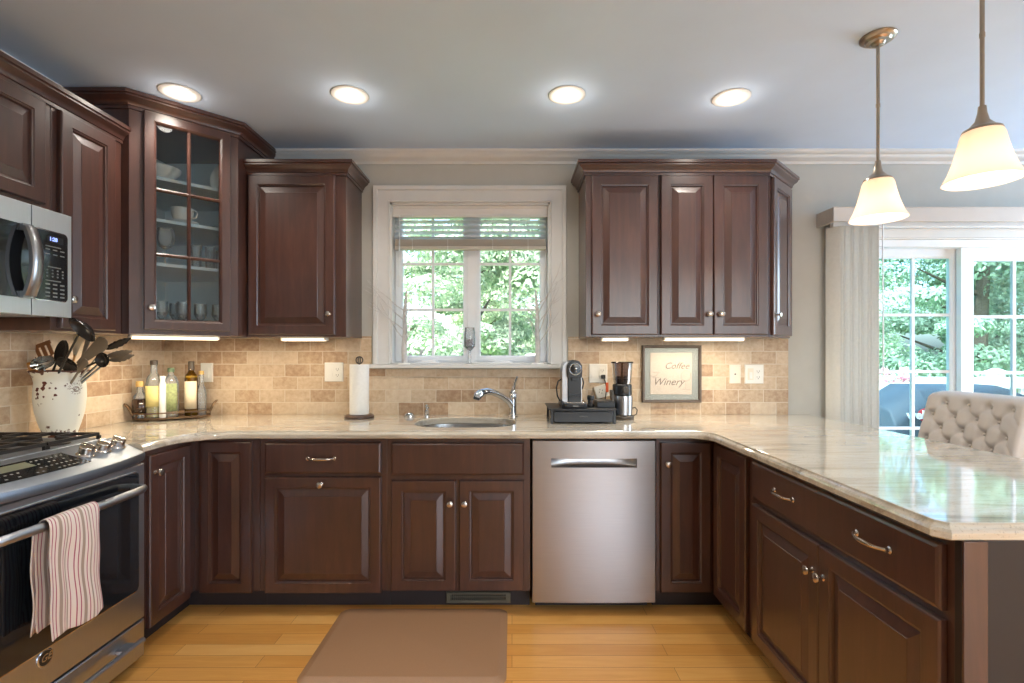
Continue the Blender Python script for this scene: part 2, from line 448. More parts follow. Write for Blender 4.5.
def glassware_mat():
    m = glass_mat('thin clear glassware', (0.97, 0.985, 0.99, 1), 1.0, 0.02); nt = m.node_tree
    d = nt.nodes.new('ShaderNodeBsdfDiffuse'); d.inputs[0].default_value = (0.85, 0.9, 0.92, 1)
    mx = nt.nodes.new('ShaderNodeMixShader'); mx.inputs[0].default_value = 0.16
    out = [n for n in nt.nodes if n.type == 'OUTPUT_MATERIAL'][0]; src = out.inputs[0].links[0].from_socket
    nt.links.new(src, mx.inputs[1]); nt.links.new(d.outputs[0], mx.inputs[2]); nt.links.new(mx.outputs[0], out.inputs[0]); return m
M['glassware'] = glassware_mat()
M['china'] = plain('white china', srgb(236, 236, 232), 0.15, var=0.01)
M['opal'] = shade_mat()
M['lamp'] = plain('glowing lamp lens', srgb(255, 244, 225), 0.5, emit=srgb(255, 240, 214), estr=6.0)
M['bulb'] = plain('glowing bulb', srgb(255, 244, 225), 0.5, emit=srgb(255, 232, 206), estr=2.2)
M['strip'] = plain('glowing strip lens', srgb(255, 240, 210), 0.5, emit=srgb(255, 236, 200), estr=1.4)
M['lamptrim'] = plain('white lamp trim', srgb(235, 232, 226), 0.4, var=0.01)
M['oil'] = plain('golden olive oil', srgb(150, 116, 10), 0.08, coat=0.5)
M['oil_pale'] = plain('yellow green oil', srgb(186, 168, 40), 0.08, coat=0.5)
M['darksauce'] = plain('dark balsamic bottle', srgb(52, 34, 24), 0.1, coat=0.5)
M['amberglass'] = plain('amber green bottle glass', srgb(96, 72, 14), 0.06, coat=0.6)
M['label_y'] = plain('pale yellow paper label', srgb(222, 210, 140), 0.7, var=0.06, vscale=60)
M['label_w'] = plain('cream paper label', srgb(232, 216, 184), 0.7, var=0.05, vscale=60)
M['label_g'] = plain('green and pink printed label', srgb(150, 160, 110), 0.7, var=0.3, vscale=90)
M['cap_dark'] = plain('dark bottle cap', srgb(80, 72, 62), 0.4, 0.3)
M['cork'] = plain('tan cork stopper', srgb(214, 178, 110), 0.8)
M['silver_ut'] = plain('polished utensil steel', srgb(190, 196, 200), 0.15, 1.0)
M['grey_ut'] = plain('grey brown nylon', srgb(120, 108, 92), 0.35)
M['black_ut'] = plain('black nylon', srgb(40, 36, 32), 0.25)
M['brown_ut'] = plain('brown nylon', srgb(122, 76, 38), 0.35)
M['wood_ut'] = plain('golden wooden handle', srgb(190, 130, 60), 0.5)
M['pale_ut'] = plain('pale cream silicone', srgb(226, 206, 170), 0.5)
M['frame'] = plain('weathered brown frame', srgb(92, 80, 70), 0.5, var=0.15, vscale=30)
M['matboard'] = plain('grey green mat board', srgb(172, 178, 172), 0.8)
M['print'] = plain('cream art print', srgb(232, 218, 200), 0.85, var=0.04, vscale=14)
M['ink'] = plain('faint brown ink', srgb(176, 158, 138), 0.9)
M['ink2'] = plain('grey brown ink', srgb(140, 124, 108), 0.9)
M['smoke'] = glass_mat('smoked clear plastic', (0.42, 0.36, 0.36, 1), 1.5)
M['beans'] = plain('roasted coffee beans', srgb(52, 34, 26), 0.5, var=0.4, vscale=160, bmp=0.6)
M['redtag'] = plain('orange red tag', srgb(222, 98, 56), 0.6)
M['twig'] = plain('whitewashed birch twig', srgb(206, 204, 202), 0.8, var=0.12, vscale=50)
M['potpourri'] = plain('purple dried petals', srgb(120, 82, 100), 0.9, var=0.6, vscale=60)
M['register'] = plain('olive grey painted metal', srgb(112, 106, 90), 0.45, 0.2)
M['void'] = plain('dark slot interior', srgb(16, 15, 15), 0.8)
M['deck'] = plain('grey deck boards', srgb(170, 166, 160), 0.7, var=0.1)
M['railw'] = plain('white vinyl railing', srgb(240, 240, 238), 0.4, var=0.01)
M['cover'] = plain('charcoal blue grill cover', srgb(60, 74, 86), 0.6, var=0.1, vscale=6, bmp=0.2)
M['red'] = plain('red logo print', srgb(200, 50, 60), 0.5)
M['logo_white'] = plain('white logo print', srgb(245, 245, 245), 0.5, var=0.01)
M['petal'] = plain('pink petals', srgb(236, 160, 176), 0.7, var=0.1)
M['leaf_a'] = leaf_mat('fresh green leaves', srgb(158, 180, 148), srgb(214, 228, 200))
M['leaf_b'] = leaf_mat('deep green leaves', srgb(134, 162, 138), srgb(192, 212, 186))
M['bark'] = plain('grey brown bark', srgb(96, 84, 72), 0.9, var=0.2, bmp=0.5)
M['amberglass_t'] = glass_mat('amber bottle glass', (0.62, 0.50, 0.18, 1), 1.5)
M['leafcap'] = plain('dull green cap', srgb(92, 112, 84), 0.5)
M['lawn'] = plain('green lawn', srgb(110, 150, 76), 0.9, var=0.2)
M['shingle'] = plain('pale shed roof', srgb(214, 206, 200), 0.8)
M['siding'] = plain('cream shed siding', srgb(222, 216, 204), 0.8)

# ================================================================== the room
XL, XR, YW, YB, ZC = -2.15, 4.8, 3.136, -3.0, 2.52
b = MB(); b.box(XL - .1, XR + .1, YB - .1, YW + .14, -0.06, 0.0); struct('floor', b, M['floor'], smooth=False)
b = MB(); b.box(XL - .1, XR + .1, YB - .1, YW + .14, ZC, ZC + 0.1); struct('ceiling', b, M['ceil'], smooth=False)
b = MB(); b.box(XL - .12, XL, YB - .1, YW + .14, 0, ZC); struct('wall_left', b, M['wall'], smooth=False)
# back wall with the window and the patio door openings
WX0, WX1, WZ0, WZ1 = -0.752, 0.234, 1.217, 2.212
DX0, DX1, DZ1 = 2.01, 3.77, 1.985
b = MB()
b.box(XL, WX0, YW, YW + .14, 0, ZC); b.box(WX0, WX1, YW, YW + .14, 0, WZ0); b.box(WX0, WX1, YW, YW + .14, WZ1, ZC)
b.box(WX1, DX0, YW, YW + .14, 0, ZC); b.box(DX0, DX1, YW, YW + .14, DZ1, ZC); b.box(DX1, XR, YW, YW + .14, 0, ZC)
struct('wall_back', b, M['wall'], smooth=False)
# right and rear walls, with openings added for the fill lamps
b = MB()
b.box(XR, XR + .1, YB, 1.65, 0, ZC); b.box(XR, XR + .1, 2.95, YW + .14, 0, ZC); b.box(XR, XR + .1, 1.65, 2.95, 0, 0.55); b.box(XR, XR + .1, 1.65, 2.95, 2.35, ZC)
struct('wall_right', b, M['wall'], smooth=False)
b = MB()
for x0, x1 in ((XL, 0.9), (4.3, XR)): b.box(x0, x1, YB - .1, YB, 0, ZC)
for x0, x1 in ((0.9, 4.3),): b.box(x0, x1, YB - .1, YB, 0, 0.35); b.box(x0, x1, YB - .1, YB, 2.35, ZC)
struct('wall_rear', b, M['wall'], smooth=False)

def sweep(path, prof, z0):
    """rings of a moulding profile (out, up) along an open 2-D path, outward = right of travel"""
    rings = []
    n = len(path)
    nr = []
    for i in range(n - 1):
        d = (Vector(path[i + 1]) - Vector(path[i])).normalized(); nr.append(Vector((d.y, -d.x)))
    for i in range(n):
        a = nr[max(i - 1, 0)]; c = nr[min(i, n - 2)]
        m = (a + c); m = m / max(m.length_squared / 2, 1e-6) if m.length > 1e-6 else a
        if (a - c).length < 1e-6: m = a
        rings.append([Vector((path[i][0] + m.x * o, path[i][1] + m.y * o, z0 + u)) for o, u in prof])
    return rings

CROWN = [(0, 0), (.008, 0), (.008, .014), (.013, .016), (.016, .026), (.023, .036), (.034, .043), (.040, .050), (.040, .056), (.048, .060), (.048, .076), (0, .076)]
WCROWN = [(0, 0), (.010, 0), (.012, .010), (.020, .016), (.034, .026), (.050, .040), (.056, .048), (.062, .052), (.070, .058), (.070, .070), (0, .070)]
b = MB()
b.loops(sweep([(XL, YB), (XL, YW), (XR, YW), (XR, YB)], WCROWN, ZC - .070)); struct('trim_1', b, M['trim'], ang=50)

# backsplash tile
b = MB()
for x0, x1, zt in ((XL + .01, -0.865, 1.388), (-0.865, 0.345, 1.186), (0.345, 1.70, 1.385)):
    b.box(x0, x1, YW - .010, YW, 0.902, zt)
struct('trim_2', b, M['tile'], smooth=False)
b = MB(); b.box(XL, XL + .010, 1.2, YW, 0.902, 1.9); struct('trim_3', b, M['tile_l'], smooth=False)

# ------------------------------------------------------------------ kitchen window
win = thing('window_1', None, None); win['kind'] = 'structure'
CAS = [(0, 0), (0.012, 0.0), (0.020, .010), (.080, .016), (.086, .026), (.100, .026), (.100, 0)]
def casing(parent, x0, x1, z0, z1, y, name, w=0.1, bottom=False, mat=None):
    b = MB()
    prof = [(0.0, 0.0), (0.0, .012), (.006, .016), (.012, .012), (.070 * w / .1, .018), (.076 * w / .1, .028), (.097 * w / .1, .030), (w, .024), (w, 0.0)]
    pts = [(x0, z0, -1, 0), (x0, z1, -1, 1), (x1, z1, 1, 1), (x1, z0, 1, 0)]
    b.loops([[Vector((x + sx * o, y - t, z + sz * o)) for o, t in prof] for x, z, sx, sz in pts])
    return obj(name, b, mat or M['trim'], parent)
casing(win, WX0, WX1, WZ0, WZ1, YW, 'window_casing')
b = MB(); b.box(WX0 - .125, WX1 + .125, YW - .045, YW + .10, WZ0 - .026, WZ0 - .002); obj('window_sill', b, M['trim'], win, bevel=.004)
b = MB()
b.box(WX0, WX0 + .012, YW, YW + .13, WZ0, WZ1); b.box(WX1 - .012, WX1, YW, YW + .13, WZ0, WZ1)
b.box(WX0, WX1, YW, YW + .13, WZ1 - .012, WZ1); b.box(WX0, WX1, YW, YW + .13, WZ0 - .002, WZ0 + .008)
obj('window_jamb', b, M['trim'], win, smooth=False)
YS = YW + .085
b = MB()
b.box(WX0 + .012, -.724, YS, YS + .04, WZ0, WZ1); b.box(.206, WX1 - .012, YS, YS + .04, WZ0, WZ1)
b.box(-.283, -.227, YS - .012, YS + .04, WZ0, WZ1); b.box(WX0 + .012, WX1 - .012, YS, YS + .04, WZ0 + .008, WZ0 + .022)
b.box(WX0 + .012, WX1 - .012, YS, YS + .04, WZ1 - .05, WZ1)
obj('window_frame', b, M['vinyl'], win, bevel=.003)
def grid_panel(parent, x0, x1, z0, z1, y, stile, cols, rows, glass, fr='sash', mun=.016, depth=.036):
    b = MB()
    b.loops([[Vector(p) for p in q] for q in (
        [(x0, y, z0), (x1, y, z0), (x1, y, z1), (x0, y, z1)],
        [(x0 + stile * .8, y, z0 + stile * .8), (x1 - stile * .8, y, z0 + stile * .8), (x1 - stile * .8, y, z1 - stile * .8), (x0 + stile * .8, y, z1 - stile * .8)],
        [(x0 + stile, y + .01, z0 + stile), (x1 - stile, y + .01, z0 + stile), (x1 - stile, y + .01, z1 - stile), (x0 + stile, y + .01, z1 - stile)],
        [(x0 + stile, y + depth, z0 + stile), (x1 - stile, y + depth, z0 + stile), (x1 - stile, y + depth, z1 - stile), (x0 + stile, y + depth, z1 - stile)],
        [(x0, y + depth, z0), (x1, y + depth, z0), (x1, y + depth, z1), (x0, y + depth, z1)])], ring=True)
    s = obj(fr, b, M['vinyl'], parent, smooth=False)
    gx0, gx1, gz0, gz1 = x0 + stile, x1 - stile, z0 + stile, z1 - stile
    b = MB()
    for c in range(1, cols):
        x = gx0 + (gx1 - gx0) * c / cols; b.box(x - mun / 2, x + mun / 2, y + .008, y + .026, gz0, gz1)
    for r_ in range(1, rows):
        z = gz0 + (gz1 - gz0) * r_ / rows; b.box(gx0, gx1, y + .0085, y + .0255, z - mun / 2, z + mun / 2)
    obj('muntin_grid', b, M['vinyl'], s, smooth=False)
    b = MB(); b.box(gx0 - .004, gx1 + .004, y + .015, y + .019, gz0 - .004, gz1 + .004); obj('glass_pane', b, glass, s, smooth=False)
    return s
grid_panel(win, -.724, -.279, 1.238, 2.170, YS - .006, .031, 2, 3, M['glass'])
grid_panel(win, -.231, .206, 1.238, 2.170, YS - .006, .031, 2, 3, M['glass'])
for x in (-.52, -.06):      # folding crank covers on the sill
    b = MB(); L = []
    for k in range(9):
        a = math.pi * k / 8; L.append((x - .055 * math.cos(a), WZ0 + .008 + .022 * math.sin(a)))
    b.loops([[Vector((px, YW + .03, pz)) for px, pz in L], [Vector((px, YW + .075, pz)) for px, pz in L]])
    b.box(x - .065, x + .065, YW + .022, YW + .08, WZ0 + .007, WZ0 + .012)
    obj('crank_handle', b, M['vinyl'], win)

# horizontal blind
bl = thing('window_blind', 'white slatted blind raised most of the way up the kitchen window', 'blind', (0, YW, 0))
b = MB()
prof = [(0, 0), (-.004, 0), (-.008, .012), (-.004, .022), (-.008, .034), (-.008, .05), (-.013, .058), (-.013, .078), (0, .078)]
b.loops([[Vector((x, .036 + y, 2.132 + z)) for y, z in prof] for x in (WX0 + .0125, WX1 - .0125)])
obj('valance', b, M['blind_v'], bl, ang=20)
b = MB()
for i in range(5):
    z = 2.142 - i * .034
    L = []
    for x in (WX0 + .02, WX1 - .02):
        ring = []
        for k in range(7):
            t = -1 + k / 3.0; ring.append(Vector((x, .052 + t * .024, z + .003 * (1 - t * t) - .004 * t)))
        for k in range(7):
            t = 1 - k / 3.0; ring.append(Vector((x, .052 + t * .024, z - .0028 + .003 * (1 - t * t) - .004 * t)))
        L.append(ring)
    b.loops(L)
obj('slat', b, M['blind'], bl)
b = MB()
for i in range(9): b.box(WX0 + .022, WX1 - .022, .030, .076, 1.955 + i * .0045, 1.9582 + i * .0045)
b.box(WX0 + .022, WX1 - .022, .028, .078, 1.932, 1.952)
obj('bottom_rail', b, M['blind_rail'], bl, bevel=.001)
for x in (-.62, -.40, -.12, .10):
    b = MB(); b.tube([(x, .027, 2.15), (x, .027, 1.93)], .0014, 5); b.tube([(x, .078, 2.15), (x, .078, 1.93)], .0014, 5); obj('ladder_cord', b, M['blind'], bl)
b = MB(); b.tube([(-.70, .024, 2.14), (-.70, .022, 1.70)], .0045, 6); b.ball((-.70, .022, 1.70), .007, 8, 6); obj('tilt_wand', b, M['blind'], bl)

# ------------------------------------------------------------------ sliding patio door
dr = thing('door_1', None, None); dr['kind'] = 'structure'
casing(dr, DX0, DX1, 0.0, DZ1, YW, 'door_casing', w=.075)
b = MB(); b.box(DX0, DX0 + .04, YW, YW + .13, 0, DZ1); b.box(DX1 - .04, DX1, YW, YW + .13, 0, DZ1)
b.box(DX0, DX1, YW, YW + .13, DZ1 - .045, DZ1); b.box(DX0, DX1, YW, YW + .13, 0, .03)
obj('door_frame', b, M['vinyl'], dr, bevel=.003)
grid_panel(dr, 2.02, 2.835, .03, 1.945, YW + .075, .06, 3, 5, M['glass_slider'], 'door_panel', .018)
grid_panel(dr, 2.80, 3.735, .03, 1.945, YW + .030, .085, 3, 5, M['glass_slider'], 'door_panel', .018)

# vertical blind: valance box and stacked vanes
vb = thing('vertical_blind', 'ivory vertical vane blind stacked open beside the patio door', 'blind', (0, 0, 0))
b = MB()
b.box(1.88, 3.95, 2.97, 2.985, 2.055, 2.135); b.box(1.88, 1.895, 2.985, YW, 2.055, 2.135); b.box(3.935, 3.95, 2.985, YW, 2.055, 2.135)
b.box(1.88, 3.95, 2.97, YW, 2.135, 2.141)
obj('valance', b, M['valance'], vb, bevel=.002)
b = MB(); b.box(1.92, 3.9, 3.035, 3.07, 2.04, 2.085); obj('head_rail', b, M['vinyl'], vb, bevel=.002)
for i in range(14):
    b = MB(); x = 1.93 + i * .0176; a = R(62 + (i % 3) * 4)
    L = []
    for z in (.03, 2.04):
        ring = []
        for sgn in (1, -1):
            for k in range(5):
                t = (-1 + k / 2.0) * sgn
                u, w = t * .044, .004 * (1 - t * t) + sgn * .0007
                ring.append(Vector((x + u * math.cos(a) - w * math.sin(a), 3.052 - u * math.sin(a) * -1 * -1 - w * math.cos(a), z)))
        L.append(ring)
    b.loops(L); obj('vane', b, M['vane'], vb)
b = MB(); b.tube([(2.19, 3.0, 2.05), (2.19, 2.995, 1.15)], .004, 6); obj('wand', b, M['vinyl'], vb)

# ================================================================== cabinet parts
def raised(x0, x1, z0, z1, y=0.0, t=.020, st=.056, flat=False, arch=0):
    """loops of a raised panel door front, facing -y"""
    if flat:
        prof = [(0, 0), (0, -t + .007), (.003, -t + .003), (.010, -t)]
    else:
        k = min(1.0, (x1 - x0) / .26)
        s = st * max(k, .72)
        prof = [(0, 0), (0, -t + .006), (.003, -t + .001), (.006, -t), (s - .006, -t), (s - .003, -t + .004), (s + .002, -t + .005), (s + .005, -t + .013),
                (s + .009, -t + .013), (s + .010, -t + .012), (s + .010 + .030 * k, -t + .0035), (s + .0115 + .030 * k, -t + .0015)]
    b = MB()
    b.loops([[Vector((x0 + i, y + d, z0 + i)), Vector((x1 - i, y + d, z0 + i)), Vector((x1 - i, y + d, z1 - i)), Vector((x0 + i, y + d, z1 - i))] for i, d in prof])
    return b
def knob(parent, x, z, y=-.020):
    b = MB(); Mx = Matrix.Rotation(R(90), 4, 'X')
    b.lathe([(.0105, 0), (.0105, .002), (.006, .005), (.0055, .014), (.008, .018), (.0145, .021), (.016, .025), (.0145, .029), (.009, .0315), (.001, .032)], (x, y, z), 20, Mx)
    return obj('knob', b, M['nickel'], parent)
def pull(parent, x, z, y=-.020, w=.105):
    b = MB(); pts = []; rs = []
    for k in range(15):
        t = -1 + k / 7.0
        pts.append((x + t * w / 2 * .93, y - .006 - .024 * (1 - t ** 4), z)); rs.append(.0034 + .0022 * (1 - abs(t)) + (.001 if abs(t) > .9 else 0))
    b.tube(pts, rs, 10, 1.25)
    Mx = Matrix.Rotation(R(90), 4, 'X')
    for s in (-1, 1):
        b.lathe([(.010, 0), (.010, .003), (.006, .006), (.005, .010), (.0055, .012)], (x + s * w / 2 * .93, y, z), 14, Mx)
    return obj('handle', b, M['nickel'], parent)
def door(parent, x0, x1, z0, z1, kx=None, kz=None, name='door', y=-.001, flat=False):
    d = obj(name, raised(x0, x1, z0, z1, y, flat=flat), M['wood'], parent, ang=9)
    if kx is not None: knob(d, kx, kz, y - .020)
    return d
def crown(parent, rings):
    b = MB(); b.loops(rings); return obj('crown_molding', b, M['wood'], parent, ang=40)
def to_local(root, rings):
    Mi = (Matrix.Translation(root.location) @ Matrix.Rotation(root.rotation_euler.z, 4, 'Z')).inverted()
    return [[Mi @ p for p in r_] for r_ in rings]

YU = 2.830; ZU0, ZU1 = 1.375, 2.285
def upper(name, label, x0, x1, doors, group='upper wall cabinets'):
    t = thing(name, label, 'cabinet', (x0, YU, 0), 0, None)
    b = MB(); b.box(0, x1 - x0 , 0, YW - .010 - YU, ZU0, ZU1); obj('body', b, M['wood'], t, bevel=.0015)
    for dx0, dx1, kx in doors: door(t, dx0 - x0, dx1 - x0, 1.386, 2.270, kx - x0 if kx else None, 1.500)
    return t
# --- right of the window
r_all = sweep([(.41, YW - .01), (.41, YU), (.815, YU), (1.43, YU), (1.69, YU + .26), (1.69, YW - .01)][::1], CROWN, 2.272)
# outward must be right of travel: going +x along the front, right of travel is -y
t = upper('wall_cabinet', 'espresso wall cabinet with one door, just right of the window', .41, .815, [(.442, .808, .474)]); crown(t, to_local(t, r_all[0:3]))
t = upper('wall_cabinet', 'espresso wall cabinet with a pair of doors above the framed print', .815, 1.43, [(.824, 1.113, 1.088), (1.117, 1.416, 1.152)]); crown(t, to_local(t, r_all[2:4]))
t = thing('end_wall_cabinet', 'narrow angled end wall cabinet closing the right run', 'cabinet', (1.43, YU, 0), R(45))
def local_poly(root, pts):
    Mi = (Matrix.Translation(root.location) @ Matrix.Rotation(root.rotation_euler.z, 4, 'Z')).inverted()
    return [tuple((Mi @ Vector((x, y, 0)))[:2]) for x, y in pts]
b = MB(); b.prism(local_poly(t, [(1.4305, YU), (1.69, YU + .26), (1.69, YW - .01), (1.4305, YW - .01)]), ZU0, ZU1); obj('body', b, M['wood'], t)
door(t, .030, .345, 1.386, 2.270, .292 - .235, 1.500); crown(t, to_local(t, r_all[3:6]))
# --- left of the window
t = upper('wall_cabinet', 'espresso wall cabinet with one wide door, just left of the window', -1.474, -.924, [(-1.462, -.981, -1.012)])
r_ = sweep([(-1.474, YU), (-.924, YU), (-.924, YW - .01)], CROWN, 2.272); crown(t, to_local(t, r_))
# --- tall diagonal corner cabinet with a glass door
A = (-1.81, 2.40); Bp = (-1.475, 2.735); WD = math.hypot(.335, .335)
dg = thing('corner_wall_cabinet', 'tall diagonal corner cabinet with a six-pane glass door', 'cabinet', (A[0], A[1], 0), R(45))
ZD0, ZD1 = 1.375, 2.462
outer = local_poly(dg, [(-2.139, 2.40), A, Bp, (-1.475, 3.125), (-2.139, 3.125)])
inner = local_poly(dg, [(-2.12, 2.42), (A[0] - .004, 2.42), (-1.495, 2.735), (-1.495, 3.105), (-2.12, 3.105)])
b = MB(); b.mi = 0; b.prism(outer, ZD0, ZD0 + .02); b.prism(outer, ZD1 - .02, ZD1)
def wallseg(b, p, q, p2, q2, z0, z1): b.prism([p, q, q2, p2], z0, z1)
for i, j in ((0, 1), (2, 3)): wallseg(b, outer[i], outer[j], inner[i], inner[j], ZD0 + .02, ZD1 - .02)
b.box(0, .085, 0, .02, ZD0 + .02, ZD1 - .02); b.box(WD - .08, WD, 0, .02, ZD0 + .02, ZD1 - .02)
b.box(.085, WD - .08, 0, .02, ZD0 + .02, ZD0 + .055); b.box(.085, WD - .08, 0, .02, ZD1 - .05, ZD1 - .02)
obj('body', b, M['wood'], dg, smooth=False)
b = MB()
lin = local_poly(dg, [(-2.12, 2.421), (-1.83, 2.421), (-1.497, 2.755), (-1.497, 3.105), (-2.12, 3.105)])
for i, j in ((3, 4), (4, 0)): wallseg(b, outer[i], outer[j], lin[i], lin[j], ZD0 + .02, ZD1 - .02)
lin2 = local_poly(dg, [(-2.118, 2.426), (-1.84, 2.426), (-1.84, 2.424), (-2.118, 2.424)])
b.prism(lin, ZD0 + .0205, ZD0 + .024)
obj('interior_lining', b, M['wood_in'], dg, smooth=False)
SH = [2.165, 1.955, 1.735]
for z in SH:
    b = MB(); b.prism(local_poly(dg, [(-2.119, 2.44), (-1.85, 2.44), (-1.51, 2.78), (-1.51, 3.10), (-2.119, 3.10)]), z - .016, z); obj('shelf', b, M['wood_in'], dg, smooth=False)
gx0, gx1, gz0, gz1 = .055, .432, 1.398, 2.447
b = MB(); s = .052
prof = [(0, -.001), (0, -.015), (.003, -.020), (s - .012, -.021), (s - .004, -.016), (s, -.008), (s, -.001)]
b.loops([[Vector((gx0 + i, d, gz0 + i)), Vector((gx1 - i, d, gz0 + i)), Vector((gx1 - i, d, gz1 - i)), Vector((gx0 + i, d, gz1 - i))] for i, d in prof], ring=True)
dd = obj('door', b, M['wood'], dg, ang=25)
b = MB(); xm = (gx0 + gx1) / 2
mp_ = lambda c: [(c - .009, -.006), (c - .007, -.015), (c, -.020), (c + .007, -.015), (c + .009, -.006)]
b.loops([[Vector((x, y, z)) for x, y in mp_(xm)] for z in (gz0 + s, gz1 - s)])
for k in (1, 2):
    z = gz0 + s + (gz1 - gz0 - 2 * s) * k / 3
    b.loops([[Vector((x, y, zz)) for zz, y in mp_(z)] for x in (gx0 + s, gx1 - s)])
obj('muntin_grid', b, M['wood'], dd)
b = MB(); b.box(gx0 + s - .005, gx1 - s + .005, -.005, -.002, gz0 + s - .005, gz1 - s + .005); obj('glass_pane', b, M['glass_cab'], dd, smooth=False)
knob(dd, gx0 + .028, 1.503, -.021)
crown(dg, to_local(dg, sweep([(-2.139, 2.40), A, Bp, (-1.475, YW - .01)], CROWN, 2.440)))
# --- left run uppers
XF = -1.845
lr = sweep([(XF, 1.27), (XF, 2.03), (XF, 2.398)], CROWN, 2.272)
# travel +y: right of travel is +x (into the room)
t = thing('wall_cabinet', 'narrow espresso wall cabinet between the microwave and the corner', 'cabinet', (XF, 2.03, 0), R(90))
b = MB(); b.box(0, .368, 0, XF + 2.139, ZU0, ZU1); obj('body', b, M['wood'], t, bevel=.0015)
door(t, .028, .312, 1.386, 2.270, .060, 1.505); crown(t, to_local(t, lr[1:3]))
t = thing('wall_cabinet', 'short espresso wall cabinet directly above the microwave', 'cabinet', (XF, 1.27, 0), R(90))
b = MB(); b.box(0, .759, 0, XF + 2.139, 1.838, ZU1); obj('body', b, M['wood'], t, bevel=.0015)
door(t, .012, .372, 1.868, 2.270); door(t, .376, .722, 1.868, 2.270); crown(t, to_local(t, lr[0:2]))

# ================================================================== base cabinets
YF = 2.522; ZB = .867; TK = .105
def toe(b, x0, x1): b.box(x0, x1, .075, YW - .012 - YF, 0, TK)
def base(label, x0, x1):
    t = thing('base_cabinet', label, 'cabinet', (x0, YF, 0), 0)
    b = MB(); b.box(.0005, x1 - x0 - .0005, 0, YW - .012 - YF, TK, ZB); obj('body', b, M['wood'], t, bevel=.0012)
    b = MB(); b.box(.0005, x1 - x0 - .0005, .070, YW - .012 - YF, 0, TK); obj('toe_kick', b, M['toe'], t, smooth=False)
    return t
# pull-out unit
x0 = -1.25
t = base('base cabinet left of the sink unit, drawer over one tall pull-out front', x0, -.62)
d = door(t, .030, .604, .691, .843, flat=True, name='drawer'); pull(d, .310, .766, -.021, .14)
d = door(t, .030, .604, .100, .674, name='pull_out_front'); knob(d, .310, .640, -.021)
# sink unit: hollow where the basin hangs
x0 = -.62
t = thing('base_cabinet', 'sink base cabinet with two doors under the window', 'cabinet', (x0, YF, 0), 0)
b = MB(); w = .0895 - x0
b.box(.0005, w, 0, .02, TK, ZB); b.box(.0005, .018, .02, .60, TK, ZB); b.box(w - .018, w, .02, .60, TK, ZB); b.box(.018, w - .018, .02, .60, TK, TK + .018); b.box(.018, w - .018, .592, .60, TK, ZB)
obj('body', b, M['wood'], t, smooth=False)
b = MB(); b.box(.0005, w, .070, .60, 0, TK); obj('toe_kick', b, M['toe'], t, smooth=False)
door(t, .024, .679, .683, .841, flat=True, name='drawer_front')
door(t, .024, .344, .112, .656, .316, .546); door(t, .359, .679, .112, .656, .387, .546)

# corner units
t = thing('corner_base_cabinet', 'left corner base cabinet with bi-fold corner doors beside the range', 'cabinet', (-2.138, 3.124, 0), 0)
def L(root, pts): return [(x - root.location.x, y - root.location.y) for x, y in pts]
b = MB(); b.prism(L(t, [(-2.138, 2.135), (-1.575, 2.135), (-1.575, YF), (-1.251, YF), (-1.251, 3.124), (-2.138, 3.124)]), TK, ZB); obj('body', b, M['wood'], t, smooth=False)
b = MB(); b.prism(L(t, [(-2.138, 2.135), (-1.645, 2.135), (-1.645, YF + .07), (-1.251, YF + .07), (-1.251, 3.124), (-2.138, 3.124)]), 0, TK); obj('toe_kick', b, M['toe'], t, smooth=False)
def put_door(root, loc, rz, x0, x1, z0, z1, kx=None, kz=None, flat=False, name='door'):
    Ml = Matrix.Translation(Vector(loc) - Vector(root.location)) @ Matrix.Rotation(rz, 4, 'Z')
    mb = raised(x0, x1, z0, z1, -.001, flat=flat); mb.bm.transform(Ml); d = obj(name, mb, M['wood'], root, ang=9)
    if kx is not None:
        b = MB(); Mx = Matrix.Rotation(R(90), 4, 'X')
        b.lathe([(.0105, 0), (.0105, .002), (.006, .005), (.0055, .014), (.008, .018), (.0145, .021), (.016, .025), (.0145, .029), (.009, .0315), (.001, .032)], (kx, -.021, kz), 20, Mx)
        b.bm.transform(Ml); obj('knob', b, M['nickel'], d)
    return d
put_door(t, (-1.575, 2.135, 0), R(90), .050, .325, .100, .843, .080, .765)
put_door(t, (-1.575, YF, 0), 0, .030, .290, .100, .848)
t = thing('corner_base_cabinet', 'right corner base cabinet with bi-fold corner doors beside the dishwasher', 'cabinet', (1.60, 3.124, 0), 0)
b = MB(); b.prism(L(t, [(.7155, YF), (1.005, YF), (1.005, 2.121), (1.60, 2.121), (1.60, 3.124), (.7155, 3.124)]), TK, ZB); obj('body', b, M['wood'], t, smooth=False)
b = MB(); b.prism(L(t, [(.7155, YF + .07), (1.075, YF + .07), (1.075, 2.121), (1.60, 2.121), (1.60, 3.124), (.7155, 3.124)]), 0, TK); obj('toe_kick', b, M['toe'], t, smooth=False)
put_door(t, (.7155, YF, 0), 0, .018, .268, .104, .843, .050, .740)
put_door(t, (1.005, YF, 0), R(-90), .036, .374, .104, .843)
